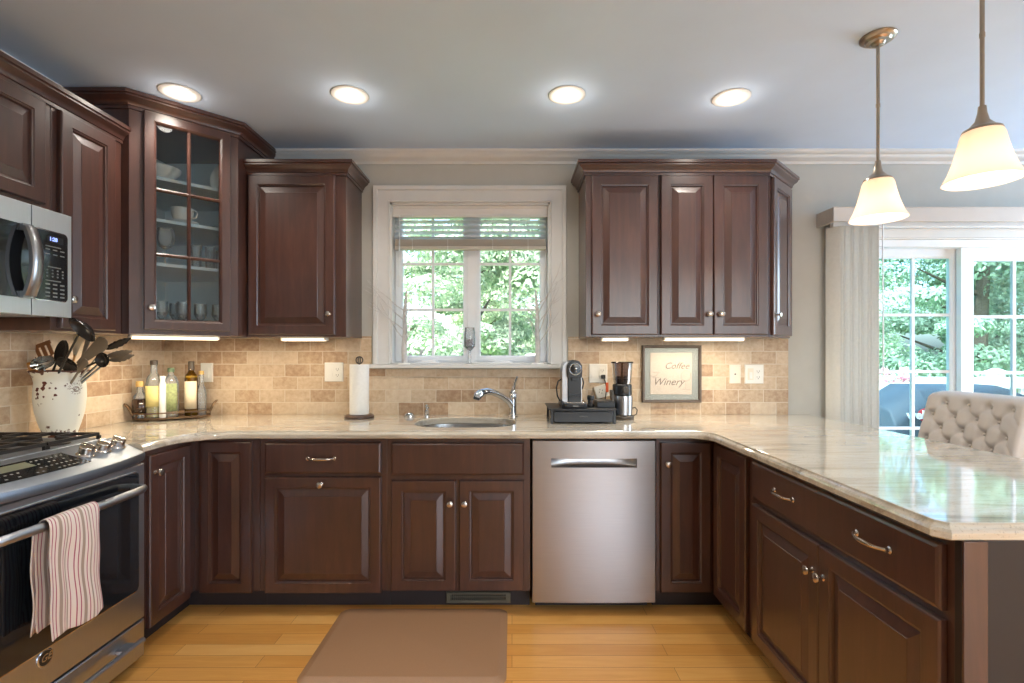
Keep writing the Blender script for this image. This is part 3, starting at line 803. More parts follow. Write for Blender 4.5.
# peninsula unit
t = thing('peninsula_cabinet', 'peninsula base cabinet with one wide drawer over two doors', 'cabinet', (1.005, 2.12, 0), R(-90))
b = MB(); b.box(0, .97, 0, .595, TK, ZB); obj('body', b, M['wood'], t, bevel=.0012)
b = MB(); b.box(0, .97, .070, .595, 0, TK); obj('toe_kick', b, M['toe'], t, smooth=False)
d = door(t, .030, .948, .690, .843, flat=True, name='drawer'); pull(d, .282, .772, -.021, .135); pull(d, .735, .772, -.021, .135)
door(t, .030, .484, .104, .668, .458, .575); door(t, .489, .948, .104, .668, .515, .575)
b = MB(); b.box(.9705, .988, -.004, .845, 0, ZB); obj('end_panel', b, M['wood_shade'], t, bevel=.0015)
b = MB(); b.box(.9885, .995, -.004, .05, .0, ZB); obj('end_stile', b, M['wood'], t, bevel=.0015)
b = MB(); b.box(0, .97, .5955, .612, 0, ZB); obj('back_panel', b, M['wood'], t, bevel=.0015)

# ================================================================== worktop
ZT = .905
def arc(cx, cy, r, a0, a1, n=10): return [(cx + r * math.cos(R(a0 + (a1 - a0) * k / n)), cy + r * math.sin(R(a0 + (a1 - a0) * k / n))) for k in range(n + 1)]
EX, EY = -1.545, 2.468
outl = [(XL + .0105, YW - .0105), (XL + .0105, 2.128), (EX, 2.128)]
outl += arc(EX + .20, EY - .20, .20, 180, 90)
outl += arc(.95 - .10, EY - .10, .10, 90, 0)
outl += [(.95, 1.155), (.975, 1.126), (1.85, 1.126), (1.85, YW - .002), (1.72, YW - .002), (1.702, YW - .0105)]
nW = len(outl)
wall_edge = [False] * nW; wall_edge[0] = True; wall_edge[1] = True
for i in (nW - 1, nW - 2, nW - 3): wall_edge[i] = True
def inset(poly, d, fixed):
    n = len(poly); res = []
    for i in range(n):
        p = Vector(poly[i]); a = (p - Vector(poly[i - 1])).normalized(); c = (Vector(poly[(i + 1) % n]) - p).normalized()
        na = Vector((-a.y, a.x)); nc = Vector((-c.y, c.x))
        da = 0 if fixed[i - 1] else d; dc = 0 if fixed[i] else d
        det = na.x * nc.y - na.y * nc.x
        if abs(det) < 1e-3: q = p + (na * da + nc * dc) / 2
        else:
            q = p + Vector(((da * nc.y - dc * na.y) / det, (na.x * dc - nc.x * da) / det))
        res.append(q)
    return res
b = MB(); bm = b.bm
lv = []
for d, z in ((.006, ZT - .038), (.0, ZT - .034), (.0, ZT - .020), (.003, ZT - .013), (.009, ZT - .009), (.011, ZT - .006), (.012, ZT - .001), (.015, ZT)):
    lv.append([bm.verts.new((q[0], q[1], z)) for q in inset(outl, d, wall_edge)])
for a_, c_ in zip(lv[:-1], lv[1:]):
    for i in range(nW): b.face((a_[i], a_[(i + 1) % nW], c_[(i + 1) % nW], c_[i]))
SX, SY, SA, SB = -.253, 2.795, .272, .205
def sinkloop(g=0, n=48, sq=3.0):
    L_ = []
    for k in range(n):
        a = 2 * math.pi * k / n; c, s_ = math.cos(a), math.sin(a)
        L_.append((SX + (SA + g) * math.copysign(abs(c) ** (2 / sq), c), SY + (SB + g) * math.copysign(abs(s_) ** (2 / sq), s_)))
    return L_
hl = [[bm.verts.new((x, y, z)) for x, y in sinkloop(g)] for g, z in ((.003, ZT), (0, ZT - .004), (0, ZT - .036))]
for a_, c_ in zip(hl[:-1], hl[1:]):
    for i in range(48): b.face((a_[i], a_[(i + 1) % 48], c_[(i + 1) % 48], c_[i]))
bm.edges.ensure_lookup_table()
def ring_edges(vs_):
    return [bm.edges.get((vs_[i], vs_[(i + 1) % len(vs_)])) or bm.edges.new((vs_[i], vs_[(i + 1) % len(vs_)])) for i in range(len(vs_))]
bmesh.ops.triangle_fill(bm, use_beauty=True, use_dissolve=False, edges=ring_edges(lv[-1]) + ring_edges(hl[0]))
bmesh.ops.triangle_fill(bm, use_beauty=True, use_dissolve=False, edges=ring_edges(lv[0]) + ring_edges(hl[-1]))
setp(obj('countertop', b, M['granite'], None, ang=9), 'polished cream granite worktop running along the wall and peninsula', 'worktop')

# sink basin
sk = thing('sink', 'undermounted stainless steel sink bowl below the window', 'sink', (SX, SY, 0))
b = MB()
def sl(g, z, sq=3.0): return [Vector((x - SX, y - SY, z)) for x, y in sinkloop(g, sq=sq)]
b.loops([sl(.02, ZT - .0385), sl(.004, ZT - .0385), sl(.003, ZT - .05), sl(-.006, ZT - .17), sl(-.03, ZT - .20), sl(-.10, ZT - .206), sl(-.16, ZT - .208),
         ], cap0=False, cap1=True)
o = obj('bowl', b, M['sink'], sk)
b = MB(); b.lathe([(.042, ZT - .2075), (.042, ZT - .205), (.036, ZT - .203), (.030, ZT - .206), (.001, ZT - .206)], (0, 0, 0), 20); obj('drain', b, M['chrome'], sk)

# ================================================================== dishwasher
dw = thing('dishwasher', 'stainless steel dishwasher with a recessed pocket handle', 'dishwasher', (.0985, 2.50, 0), 0)
W_ = .610
b = MB(); b.box(.004, W_ - .004, .032, .58, .10, .860); b.box(.02, W_ - .02, .09, .5, .0, .10); obj('body', b, M['toe'], dw, smooth=False)
b = MB()
# front panel with a pocket: grid of faces around the hole, slightly bowed
hx0, hx1, hz0, hz1 = .094, .516, .722, .766
xs = [0, .004, .02, .05, hx0] + [hx0 + (hx1 - hx0) * k / 10 for k in range(1, 10)] + [hx1, .56, .59, .606, W_]
zs = [.055, .058, .10, .3, .5, hz0, hz1, .82, .852, .855]
def bow(x, z):
    e = min(x, W_ - x); y = -.006 * (1 - ((x - W_ / 2) / (W_ / 2)) ** 2)
    if e < .003: y += .006
    if z < .057 or z > .854: y += .004
    return y
G = [[b.bm.verts.new((x, bow(x, z), z)) for x in xs] for z in zs]
for i in range(len(zs) - 1):
    for j in range(len(xs) - 1):
        if zs[i] == hz0 and hx0 <= xs[j] < hx1 - 1e-6: continue
        b.face((G[i][j], G[i][j + 1], G[i + 1][j + 1], G[i + 1][j]))
# sides of the panel
bound = [G[0][j] for j in range(len(xs))] + [G[i][-1] for i in range(1, len(zs))] + [G[-1][j] for j in range(len(xs) - 2, -1, -1)] + [G[i][0] for i in range(len(zs) - 2, 0, -1)]
bk = [b.bm.verts.new((v.co.x, .03, v.co.z)) for v in bound]
for i in range(len(bound)):
    j = (i + 1) % len(bound); b.face((bound[i], bound[j], bk[j], bk[i]))
obj('door_panel', b, M['steel'], dw, ang=25)
b = MB()   # curved scoop of the pocket
n = 12; L_ = []
for k in range(13):
    x = hx0 + (hx1 - hx0) * k / 12; t = -1 + k / 6.0; dep = .004 + .024 * (1 - t ** 4)
    L_.append([Vector((x, bow(x, .7), hz0 - .0005)), Vector((x, dep * .55, hz0 + .004)), Vector((x, dep, hz0 + .016)), Vector((x, dep, hz1 - .004)), Vector((x, bow(x, .7) + .001, hz1 + .0005))])
b.strip(L_); obj('handle', b, M['steel'], dw, ang=60)

# toe register in front of the sink cabinet
rg = thing('floor_register', 'olive grey toe-kick heat register under the sink cabinet', 'vent', (-.334, YF + .052, 0), 0)
b = MB(); b.loops([[Vector(p) for p in q] for q in (
    [(0, .018, .016), (.327, .018, .016), (.327, .018, .070), (0, .018, .070)], [(0, .004, .016), (.327, .004, .016), (.327, .004, .070), (0, .004, .070)],
    [(.004, 0, .020), (.323, 0, .020), (.323, 0, .066), (.004, 0, .066)], [(.022, 0, .032), (.305, 0, .032), (.305, 0, .062), (.022, 0, .062)],
    [(.022, .014, .032), (.305, .014, .032), (.305, .014, .062), (.022, .014, .062)])], ring=False, cap1=False)
obj('frame', b, M['register'], rg, smooth=False)
b = MB(); b.box(.022, .305, .012, .015, .032, .062); obj('duct', b, M['void'], rg, smooth=False)
b = MB()
for k in range(28):
    x = .026 + k * .0102; b.box(x, x + .0035, .002, .010, .032, .062)
b.box(.022, .305, .004, .008, .0455, .0485); obj('grille', b, M['register'], rg, smooth=False)

# floor mat
mt = MB(); pr = [(.0, .001), (.0, .004), (.030, .018), (.036, .019)]
def rrect(x0, x1, y0, y1, r, ins, z, n=6):
    pts = []
    r2 = max(r - ins, .012)
    for cx, cy, a in ((x1 - ins - r2, y1 - ins - r2, 0), (x0 + ins + r2, y1 - ins - r2, 90), (x0 + ins + r2, y0 + ins + r2, 180), (x1 - ins - r2, y0 + ins + r2, 270)):
        for k in range(n + 1): pts.append(Vector((cx + r2 * math.cos(R(a + 90 * k / n)), cy + r2 * math.sin(R(a + 90 * k / n)), z)))
    return pts
mt.loops([rrect(-.845, -.022, 1.955, 2.545, .05, i, z) for i, z in pr])
setp(obj('floor_mat', mt, M['mat'], None), 'brown cushioned anti-fatigue mat on the floor in front of the sink', 'mat')

# ================================================================== range (faces +x)
RX, RY0, RW = -1.53, 1.358, .762          # local x runs toward the corner (+Y)
rn = thing('range', 'stainless steel slide-in gas range with striped towel on its handle', 'range', (RX, RY0, 0), R(90))
def bowx(x, a): return -a * (1 - ((x - RW / 2) / (RW / 2)) ** 2)
b = MB(); b.box(.002, RW - .002, .045, .605, .03, .868); obj('body', b, M['steel_h'], rn, smooth=False)
b = MB(); b.box(.02, RW - .02, .09, .5, .0, .03); obj('base', b, M['toe'], rn, smooth=False)
N = 24; X_ = [RW * k / N for k in range(N + 1)]
# sloped control panel, bowed outward
b = MB(); L_ = []
for x in X_:
    f = bowx(x, .060)
    L_.append([Vector((x, .045, .834)), Vector((x, .012 + f, .836)), Vector((x, .004 + f, .842)), Vector((x, f, .862)), Vector((x, .004 + f, .873)), Vector((x, .016 + f, .879)), Vector((x, .140, .930)), Vector((x, .152, .930)), Vector((x, .152, .834))])
b.loops(L_); obj('control_panel', b, M['steel_top'], rn, ang=40)
def onpan(x, v, h=0):      # point on the sloping panel, v 0 front .. 1 rear
    f = bowx(x, .060); y0, z0, y1, z1 = .016 + f, .879, .140, .930
    d = Vector((0, y1 - y0, z1 - z0)); nrm = Vector((0, -(z1 - z0), y1 - y0)).normalized()
    return Vector((x, y0, z0)) + d * v + nrm * h
b = MB(); L_ = []
for k in range(17):
    x = .05 + .44 * k / 16; L_.append([onpan(x, .22, -.003), onpan(x, .22, .0016), onpan(x, .84, .0016), onpan(x, .84, -.003)])
b.loops(L_); dp = obj('display_panel', b, M['panel'], rn)
b = MB(); L_ = [[onpan(x, .55, .0018), onpan(x, .78, .0018)] for x in [.19 + .15 * k / 6 for k in range(7)]]; b.strip(L_); obj('display', b, M['lcd'], dp)
b = MB()
for r_ in range(4):
    for c in range(22):
        x = .065 + c * .0192; v = .30 + r_ * .145
        if .18 < x < .35 and r_ >= 2: continue
        if random.random() < .25: continue
        hw = .004; b.strip([[onpan(x - hw, v - .016, .0019), onpan(x - hw, v + .016, .0019)], [onpan(x + hw, v - .016, .0019), onpan(x + hw, v + .016, .0019)]])
obj('keypad', b, M['button'], dp)
for x in (.530, .615, .700):
    p = onpan(x, .52, .0); q = onpan(x, .52, .03) - p; tilt = math.atan2(-q.y, q.z)
    Mx = Matrix.Translation(p) @ Matrix.Rotation(tilt, 4, 'X')
    b = MB(); b.lathe([(.030, 0), (.030, .004), (.025, .007), (.024, .030), (.021, .033), (.001, .033)], seg=24, M=Mx)
    b.box(-.006, .006, -.024, .024, .030, .041, Mx); obj('knob', b, M['nickel'], rn, bevel=.001)
# cooktop
b = MB(); b.loops([rrect(.0, RW, .1525, .612, .012, i, z) for i, z in ((0, .870), (0, .926), (.006, .932), (.012, .933), (.03, .929))]); obj('cooktop', b, M['steel_top'], rn)
b = MB(); b.box(.0, RW, .60, .612, .929, .945); obj('rear_trim', b, M['steel_h'], rn, bevel=.002)
for (x, y, r) in ((.14, .27, .045), (.14, .49, .038), (.38, .38, .05), (.62, .27, .05), (.62, .49, .035)):
    b = MB(); b.lathe([(r + .015, .9285), (r + .012, .934), (r, .936), (r, .944), (r - .004, .947), (.001, .947)], (x, y, 0), 24); obj('burner', b, M['iron'], rn)
for g in range(3):
    xa, xb = .025 + g * .240, .025 + g * .240 + .232
    b = MB(); zt = .958
    def bar(p, q, w=.0055, h=.012):
        p, q = Vector(p), Vector(q); d = (q - p).normalized(); s_ = Vector((-d.y, d.x, 0)) * w
        b.loops([[p - s_, p + s_, p + s_ * .6 + Vector((0, 0, h)), p - s_ * .6 + Vector((0, 0, h))], [q - s_, q + s_, q + s_ * .6 + Vector((0, 0, h)), q - s_ * .6 + Vector((0, 0, h))]])
    z = zt - .012
    for y in (.175, .585): bar((xa, y, z), (xb, y, z))
    for x in (xa, xb): bar((x, .175, z), (x, .585, z))
    bar((xa, .38, z), (xb, .38, z))
    for y in (.275, .485):
        xc = (xa + xb) / 2
        bar((xa, y, z), (xc - .03, y, z)); bar((xc + .03, y, z), (xb, y, z)); bar((xc, y - .10, z), (xc, y - .03, z)); bar((xc, y + .03, z), (xc, y + .10, z))
    for x in (xa, xb):
        for y in (.175, .585): b.box(x - .006, x + .006, y - .006, y + .006, .9295, z)
    obj('grate', b, M['iron'], rn, smooth=False)
# oven door
b = MB(); b.loops([[Vector((x, y, z)) for x, z in ((.004, .188), (RW - .004, .188), (RW - .004, .828), (.004, .828))] for y in (.044, .004)] +
    [[Vector((x, .0, z)) for x, z in ((.008, .192), (RW - .008, .192), (RW - .008, .824), (.008, .824))]])
od = obj('oven_door', b, M['steel_h'], rn, smooth=False)
def rr_xz(x0, x1, z0, z1, r, y, n=5):
    pts = []
    for cx, cz, a in ((x1 - r, z1 - r, 0), (x0 + r, z1 - r, 90), (x0 + r, z0 + r, 180), (x1 - r, z0 + r, 270)):
        for k in range(n + 1): pts.append(Vector((cx + r * math.cos(R(a + 90 * k / n)), y, cz + r * math.sin(R(a + 90 * k / n)))))
    return pts
b = MB(); b.loops([rr_xz(.030, RW - .042, .314, .806, .022, .001), rr_xz(.030, RW - .042, .314, .806, .022, -.004), rr_xz(.033, RW - .045, .317, .803, .020, -.005)]); obj('door_trim', b, M['chrome'], od)
b = MB(); b.loops([rr_xz(.035, RW - .047, .319, .801, .019, -.004), rr_xz(.035, RW - .047, .319, .801, .019, -.0065)]); obj('door_glass', b, M['ovenglass'], od)
b = MB(); b.loops([rr_xz(.15, RW - .15, .40, .70, .02, -.0064), rr_xz(.15, RW - .15, .40, .70, .02, -.0072), rr_xz(.156, RW - .156, .406, .694, .02, -.0072), rr_xz(.156, RW - .156, .406, .694, .02, -.0064)], ring=True); obj('window_outline', b, M['panel'], od)
b = MB(); pts = [(.035, -.004, .745), (.04, -.030, .745), (.052, -.058, .745), (.075, -.068, .745)] + [(.075 + .57 * k / 10, -.068 - .010 * math.sin(math.pi * k / 10), .745) for k in range(1, 10)] + [(.650, -.068, .745), (.672, -.058, .745), (.680, -.030, .745), (.684, -.004, .745)]
b.tube(pts, .0135, 12, 1.15); obj('handle', b, M['steel_h'], od)
b = MB(); Mx = Matrix.Rotation(R(90), 4, 'X'); b.lathe([(.029, 0), (.029, .002), (.027, .0035), (.024, .0038), (.001, .0038)], (.305, 0, .287), 28, Mx); bd = obj('badge', b, M['chrome'], od)
b = MB(); b.lathe([(.0235, .0038), (.0235, .0042), (.001, .0042)], (.305, 0, .287), 28, Mx); obj('badge_face', b, M['panel'], bd)
text('badge_lettering', 'GE', .032, M['nickel'], bd, (.305, -.0045, .2875), shear=.35, offset=.0003)
# storage drawer
b = MB(); b.loops([[Vector((x, y, z)) for x, z in ((.004, .030), (RW - .004, .030), (RW - .004, .180), (.004, .180))] for y in (.044, .004)] + [[Vector((x, 0, z)) for x, z in ((.008, .034), (RW - .008, .034), (RW - .008, .176), (.008, .176))]])
sd = obj('storage_drawer', b, M['steel_h'], rn, smooth=False)
b = MB(); pts = [(.10, -.002, .128), (.10, -.036, .128)] + [(.10 + .56 * k / 8, -.043, .128) for k in range(9)] + [(.66, -.036, .128), (.66, -.002, .128)]
b.tube([(.04, -.042, .128), (.692, -.042, .128)], .011, 12); b.box(.10, .16, -.040, 0, .120, .134); b.box(.60, .66, -.040, 0, .120, .134); obj('handle', b, M['steel_h'], sd)

# towel over the oven handle
tw = MB(); bm = tw.bm; uvl = bm.loops.layers.uv.new('UVMap')
def towel_sheet(y0, y1, path, wav, seed):
    rng = random.Random(seed); ph = [rng.random() * 6 for _ in range(4)]
    nu, nv = 28, len(path); grid = []
    for j, (dx, z) in enumerate(path):
        row = []
        for i in range(nu + 1):
            u = i / nu; dn = max(0, (path[0][1] - z)) if z < .72 else 0
            amp = wav * min(1, abs(.745 - z) / .1)
            off = amp * (math.sin(u * 9 + ph[0]) + .5 * math.sin(u * 21 + ph[1])) + .003 * math.sin(z * 30 + u * 5 + ph[3])
            yy = y0 + (y1 - y0) * u + .006 * math.sin(z * 14 + ph[2]) * abs(.745 - z) / .3 + (.745 - z) * (.02 if u > .5 else -.015) * abs(u - .5) * 2
            row.append(bm.verts.new((dx + off, yy, z - (.006 * math.sin(u * 7 + ph[1]) if j in (0, nv - 1) else 0))))
        grid.append(row)
    for j in range(nv - 1):
        for i in range(nu):
            f = bm.faces.new((grid[j][i], grid[j][i + 1], grid[j + 1][i + 1], grid[j + 1][i]))
            for lp, (ii, jj) in zip(f.loops, ((i, j), (i + 1, j), (i + 1, j + 1), (i, j + 1))): lp[uvl].uv = (ii / nu, jj / nv)
hx = -1.453
front = [(hx + .020, .385 + .0185 * k) for k in range(19)]
over = [(hx + .017, .752), (hx + .010, .764), (hx, .768), (hx - .012, .764), (hx - .0195, .752)]
back = [(hx - .022, .73 - .02 * k) for k in range(17)]
towel_sheet(1.573, 1.768, front + over + back, .0045, 3)
o = obj('dish_towel', tw, M['towel'], None); setp(o, 'cream dish towel with red and taupe stripes draped over the oven handle', 'towel')
md = o.modifiers.new('thick', 'SOLIDIFY'); md.thickness = .003; md.offset = 1
md = o.modifiers.new('sub', 'SUBSURF'); md.levels = 1; md.render_levels = 1
tw2 = MB(); bm = tw2.bm; uvl = bm.loops.layers.uv.new('UVMap')
towel_sheet(1.565, 1.70, [(hx - .026, .735 - .02 * k) for k in range(17)], .003, 9)
o2 = obj('towel_fold', tw2, M['towel'], o); md = o2.modifiers.new('thick', 'SOLIDIFY'); md.thickness = .003; md.offset = 1

# ================================================================== microwave (faces +x)
MXF, MY0, MW = -1.757, 1.268, .760
mw = thing('microwave', 'over-the-range stainless steel microwave with curved door handle', 'microwave', (MXF, MY0, 0), R(90))
b = MB(); b.box(.0, MW, .025, .382, 1.428, 1.835); obj('body', b, M['toe'], mw, bevel=.002)
b = MB(); b.box(.06, MW - .06, .05, .30, 1.424, 1.429); obj('grease_filter', b, M['steel_h'], mw, smooth=False)
b = MB(); b.box(.34, .42, .10, .16, 1.4215, 1.4245); obj('cooktop_lens', b, M['strip'], mw, smooth=False)
l = light('AREA', 'cooktop_glow', (.38, .13, 1.420), (0, 0, 0), 2.2, (1.0, .82, .58), .08, .06); l.parent = mw
seam = .592
def fpanel(x0, x1, name):
    b = MB(); b.loops([[Vector((x, y, z)) for x, z in ((x0, 1.425), (x1, 1.425), (x1, 1.829), (x0, 1.829))] for y in (.024, .003)] + [[Vector((x, 0.002, z)) for x, z in ((x0 + .0005, 1.426), (x1 - .0005, 1.426), (x1 - .0005, 1.828), (x0 + .0005, 1.828))]])
    return obj(name, b, M['steel_mw'], mw, smooth=False)
md_ = fpanel(0, seam - .002, 'door'); cp = fpanel(seam + .002, MW, 'control_panel')
b = MB(); b.loops([rr_xz(.05, seam - .004, 1.484, 1.748, .02, .001), rr_xz(.05, seam - .004, 1.484, 1.748, .02, -.0025)]); obj('door_glass', b, M['ovenglass'], md_)
b = MB(); b.loops([rr_xz(seam + .002, MW - .022, 1.482, 1.750, .018, .001), rr_xz(seam + .002, MW - .022, 1.482, 1.750, .018, -.003), rr_xz(seam + .004, MW - .025, 1.485, 1.747, .016, -.0035)]); obj('keypad_trim', b, M['chrome'], cp)
b = MB(); b.loops([rr_xz(seam + .004, MW - .026, 1.486, 1.746, .015, -.003), rr_xz(seam + .004, MW - .026, 1.486, 1.746, .015, -.0045)]); kp = obj('keypad', b, M['panel'], cp)
b = MB(); b.box(.645, .715, -.0055, -.004, 1.706, 1.730); obj('display', b, M['void'], cp, smooth=False)
text('clock_digits', '1:28', .020, M['display'], cp, (.672, -.0058, 1.718), offset=.0004)
b = MB()
for z in (1.690, 1.612, 1.560): b.box(.640 if z != 1.612 else .65, .705, -.0056, -.0045, z - .0018, z + .0018)
for r_, z in enumerate((1.678, 1.660)):
    for c in range(3): b.box(.640 + c * .031, .640 + c * .031 + .018, -.0056, -.0045, z - .002, z + .002)
for r_, z in enumerate((1.600, 1.588, 1.576)):
    for c in range(4): b.box(.644 + c * .022, .644 + c * .022 + .006, -.0056, -.0045, z - .0028, z + .0028)
for r_, z in enumerate((1.546, 1.530, 1.514, 1.500)):
    for c in range(3): b.box(.640 + c * .031, .640 + c * .031 + .018, -.0056, -.0045, z - .0028, z + .0028)
obj('key_print', b, M['button'], kp, smooth=False)
b = MB(); pts = []
for k in range(13):
    t = -1 + k / 6.0; pts.append((seam - .030, -.020 - .028 * (1 - t * t), 1.616 + t * .125))
L_ = []
for i, p in enumerate(pts):
    L_.append([Vector((p[0] - .022, p[1] + .010, p[2])), Vector((p[0] - .022, p[1] - .004, p[2])), Vector((p[0] - .014, p[1] - .010, p[2])), Vector((p[0] + .014, p[1] - .010, p[2])), Vector((p[0] + .022, p[1] - .004, p[2])), Vector((p[0] + .022, p[1] + .010, p[2]))])
b.loops(L_)
for z in (1.495, 1.737): b.box(seam - .050, seam - .010, -.016, -.002, z - .012, z + .012)
obj('handle', b, M['steel'], md_, ang=50)

# ================================================================== sink fittings
fc = thing('faucet', 'chrome pull-out kitchen faucet with an upright lever behind the sink', 'faucet', (.006, 3.045, ZT))
b = MB(); b.lathe([(.030, 0), (.030, .006), (.024, .010), (.022, .03), (.022, .10), (.024, .12), (.022, .145), (.016, .155), (.001, .158)], seg=24); obj('body', b, M['chrome'], fc)
b = MB(); b.tube([(-.004, -.006, .055), (-.030, -.030, .095), (-.068, -.075, .128), (-.115, -.130, .155), (-.150, -.172, .162), (-.180, -.207, .155), (-.196, -.224, .142), (-.200, -.230, .128)], [.016, .0165, .017, .018, .021, .024, .025, .023], 14); obj('spout', b, M['chrome'], fc)
b = MB(); b.tube([(-.202, -.232, .129), (-.204, -.234, .122)], [.018, .017], 12); obj('spray_face', b, M['black_soft'], fc)
b = MB(); b.tube([(.0, 0, .150), (.004, -.004, .175), (.012, -.014, .205), (.020, -.026, .228), (.024, -.034, .238)], [.015, .010, .0085, .0095, .006], 12); obj('lever', b, M['chrome'], fc)
sp_ = thing('soap_dispenser', 'short chrome soap dispenser pump left of the faucet', 'soap dispenser', (-.510, 3.04, ZT))
b = MB(); b.lathe([(.021, 0), (.021, .005), (.014, .009), (.013, .032), (.015, .036), (.011, .040)], seg=18); obj('collar', b, M['chrome'], sp_)
b = MB(); b.lathe([(.008, .036), (.008, .052), (.013, .054), (.013, .066), (.008, .072), (.001, .073)], seg=16); b.tube([(0, 0, .062), (.012, -.026, .062), (.018, -.045, .056)], [.006, .005, .004], 8); obj('pump', b, M['chrome'], sp_)
o = MB(); o.lathe([(.030, 0), (.031, .005), (.028, .016), (.020, .024), (.008, .027), (.001, .027)], (-.612, 3.03, ZT), 20, None, 1, .8)
setp(obj('sink_hole_cap', o, M['chrome'], None), 'low chrome dome cap on the counter beside the soap dispenser', 'sink cap')

# paper towel holder
pt = thing('paper_towel_holder', 'dark wooden paper towel holder with a wire loop finial', 'paper towel holder', (-.897, 2.985, ZT))
b = MB(); b.lathe([(.082, 0), (.085, .004), (.085, .012), (.078, .018), (.060, .020), (.001, .020)], seg=32); obj('base', b, M['brownwood'], pt)
b = MB(); b.tube([(0, 0, .018), (0, 0, .320)], .006, 10); obj('post', b, M['cap_dark'], pt)
b = MB(); b.tube([(.020 * math.sin(2 * math.pi * k / 18), 0, .338 - .020 * math.cos(2 * math.pi * k / 18)) for k in range(18)], .004, 8, closed=True)
b.tube([(.0, .020 * math.sin(2 * math.pi * k / 18), .338 - .020 * math.cos(2 * math.pi * k / 18)) for k in range(18)], .004, 8, closed=True); obj('finial', b, M['cap_dark'], pt)
pr_ = thing('paper_towel_roll', 'full white roll of paper towels standing on its holder', 'paper towels', (-.897, 2.985, ZT + .0205))
b = MB(); b.lathe([(.0185, .001), (.0545, .001), (.0555, .004), (.0555, .289), (.0545, .292), (.0185, .292)], seg=40, cap0=False, cap1=False); obj('roll', b, M['paper'], pr_)
b = MB(); b.lathe([(.0183, .0), (.0183, .292), (.0165, .292), (.0165, .0)], seg=24, cap0=False, cap1=False); obj('core', b, M['label_w'], pr_)

# ------------------------------------------------------------------ coffee corner
cd = thing('capsule_drawer_stand', 'black capsule drawer stand on four legs under the coffee machine', 'capsule stand', (.384, 2.885, ZT))
b = MB(); b.box(-.186, .182, -.165, .165, .074, .080); obj('top', b, M['black_soft'], cd, bevel=.002)
for x in (-.176, .160):
    for y in (-.158, .142):
        b = MB(); b.box(x, x + .014, y, y + .014, 0, .0745); obj('leg', b, M['black_soft'], cd, bevel=.001)
b = MB(); b.box(-.160, .158, -.163, .15, .008, .066); dr_ = obj('drawer', b, M['black_soft'], cd, bevel=.003)
text('maker_lettering', 'NESPRESSO', .0085, M['button'], dr_, (.0, -.1635, .040))
b = MB(); b.box(-.158, .156, -.14, .14, .066, .074); obj('rail', b, M['black'], cd, smooth=False)
cm = thing('coffee_machine', 'compact black and chrome capsule coffee machine with a round front ring', 'coffee machine', (.336, 2.865, ZT + .080))
Mx = Matrix.Rotation(R(90), 4, 'X')
b = MB(); b.loops([rrect(-.066, .074, -.130, .115, .03, i, z) for i, z in ((.002, 0), (0, .003), (0, .026), (.004, .031))]); obj('drip_tray', b, M['black_soft'], cm)
b = MB(); b.loops([rrect(-.052, .060, -.120, -.035, .012, i, z) for i, z in ((0, .0305), (.002, .0335))]); obj('drip_grate', b, M['nickel'], cm)
b = MB()
pts = [(-.056, .02), (-.056, .20), (-.050, .235), (-.035, .250), (.030, .250), (.045, .238), (.052, .205), (.052, .02)]
b.loops([[Vector((x, y, z)) for x, z in pts] for y in (-.045, .10)]); obj('side_shell', b, M['steel'], cm, ang=40)
b = MB(); pts = [(-.026, .03), (-.026, .17), (-.030, .20), (-.028, .232), (-.014, .255), (.010, .262), (.034, .255), (.048, .232), (.050, .20), (.046, .17), (.046, .03)]
b.loops([[Vector((x, y, z)) for x, z in pts] for y in (-.060, .08)])
pts = [(-.028, .166), (-.030, .20), (-.028, .232), (-.014, .254), (.010, .2615), (.034, .254), (.048, .232), (.050, .20), (.047, .166)]
b.loops([[Vector((x, y, z)) for x, z in pts] for y in (-.085, -.059)]); obj('front_housing', b, M['black'], cm, bevel=.002, ang=40)
b = MB(); b.lathe([(.034, 0), (.034, .003), (.031, .005), (.028, .003), (.028, 0)], (.010, -.085, .212), 32, Mx, cap0=False, cap1=False); obj('ring', b, M['chrome'], cm)
b = MB(); b.lathe([(.028, 0), (.027, .002), (.001, .003)], (.010, -.085, .212), 28, Mx); obj('dial', b, M['panel'], cm)
b = MB(); b.ball((.012, -.089, .214), .0075, 10, 8); b.tube([(.012, -.088, .21), (.014, -.089, .196)], .003, 8); obj('spout_nozzle', b, M['nickel'], cm)
b = MB(); b.box(-.008, .028, -.078, -.058, .148, .166); b.box(-.022, .042, -.066, -.059, .062, .064); obj('coffee_outlet', b, M['black'], cm, bevel=.003)
b = MB(); b.box(-.026, .046, -.0625, -.0605, .060, .078); obj('cup_support', b, M['black_soft'], cm, bevel=.001)
b = MB(); b.box(-.008, .022, -.1315, -.130, .010, .018); obj('front_label', b, M['button'], cm, smooth=False)
b = MB(); b.tube([(-.050, .02, .155), (-.075, .01, .140), (-.086, -.005, .105), (-.082, -.02, .060), (-.066, -.03, .030)], .0042, 8); b.tube([(.052, .03, .165), (.066, .03, .155), (.072, .03, .130), (.066, .03, .100), (.052, .03, .085)], .0042, 8); obj('lever_loop', b, M['black'], cm)
ut = thing('milk_frother', 'small black frother body beside the coffee machine', 'frother', (.440, 2.845, ZT + .080))
b = MB(); b.lathe([(.021, 0), (.023, .008), (.014, .020), (.013, .036), (.019, .040), (.019, .060), (.015, .064), (.001, .064)], seg=16); obj('body', b, M['black'], ut)
cb_ = thing('capsule_box', 'flat black capsule box lying on the stand', 'box', (.520, 2.86, ZT + .080))
b = MB(); b.box(-.050, .046, -.06, .08, 0, .028); obj('body', b, M['black_soft'], cb_, bevel=.003)
b = MB(); b.box(-.048, .044, -.058, .078, .0282, .034); obj('lid', b, M['black'], cb_, bevel=.002)

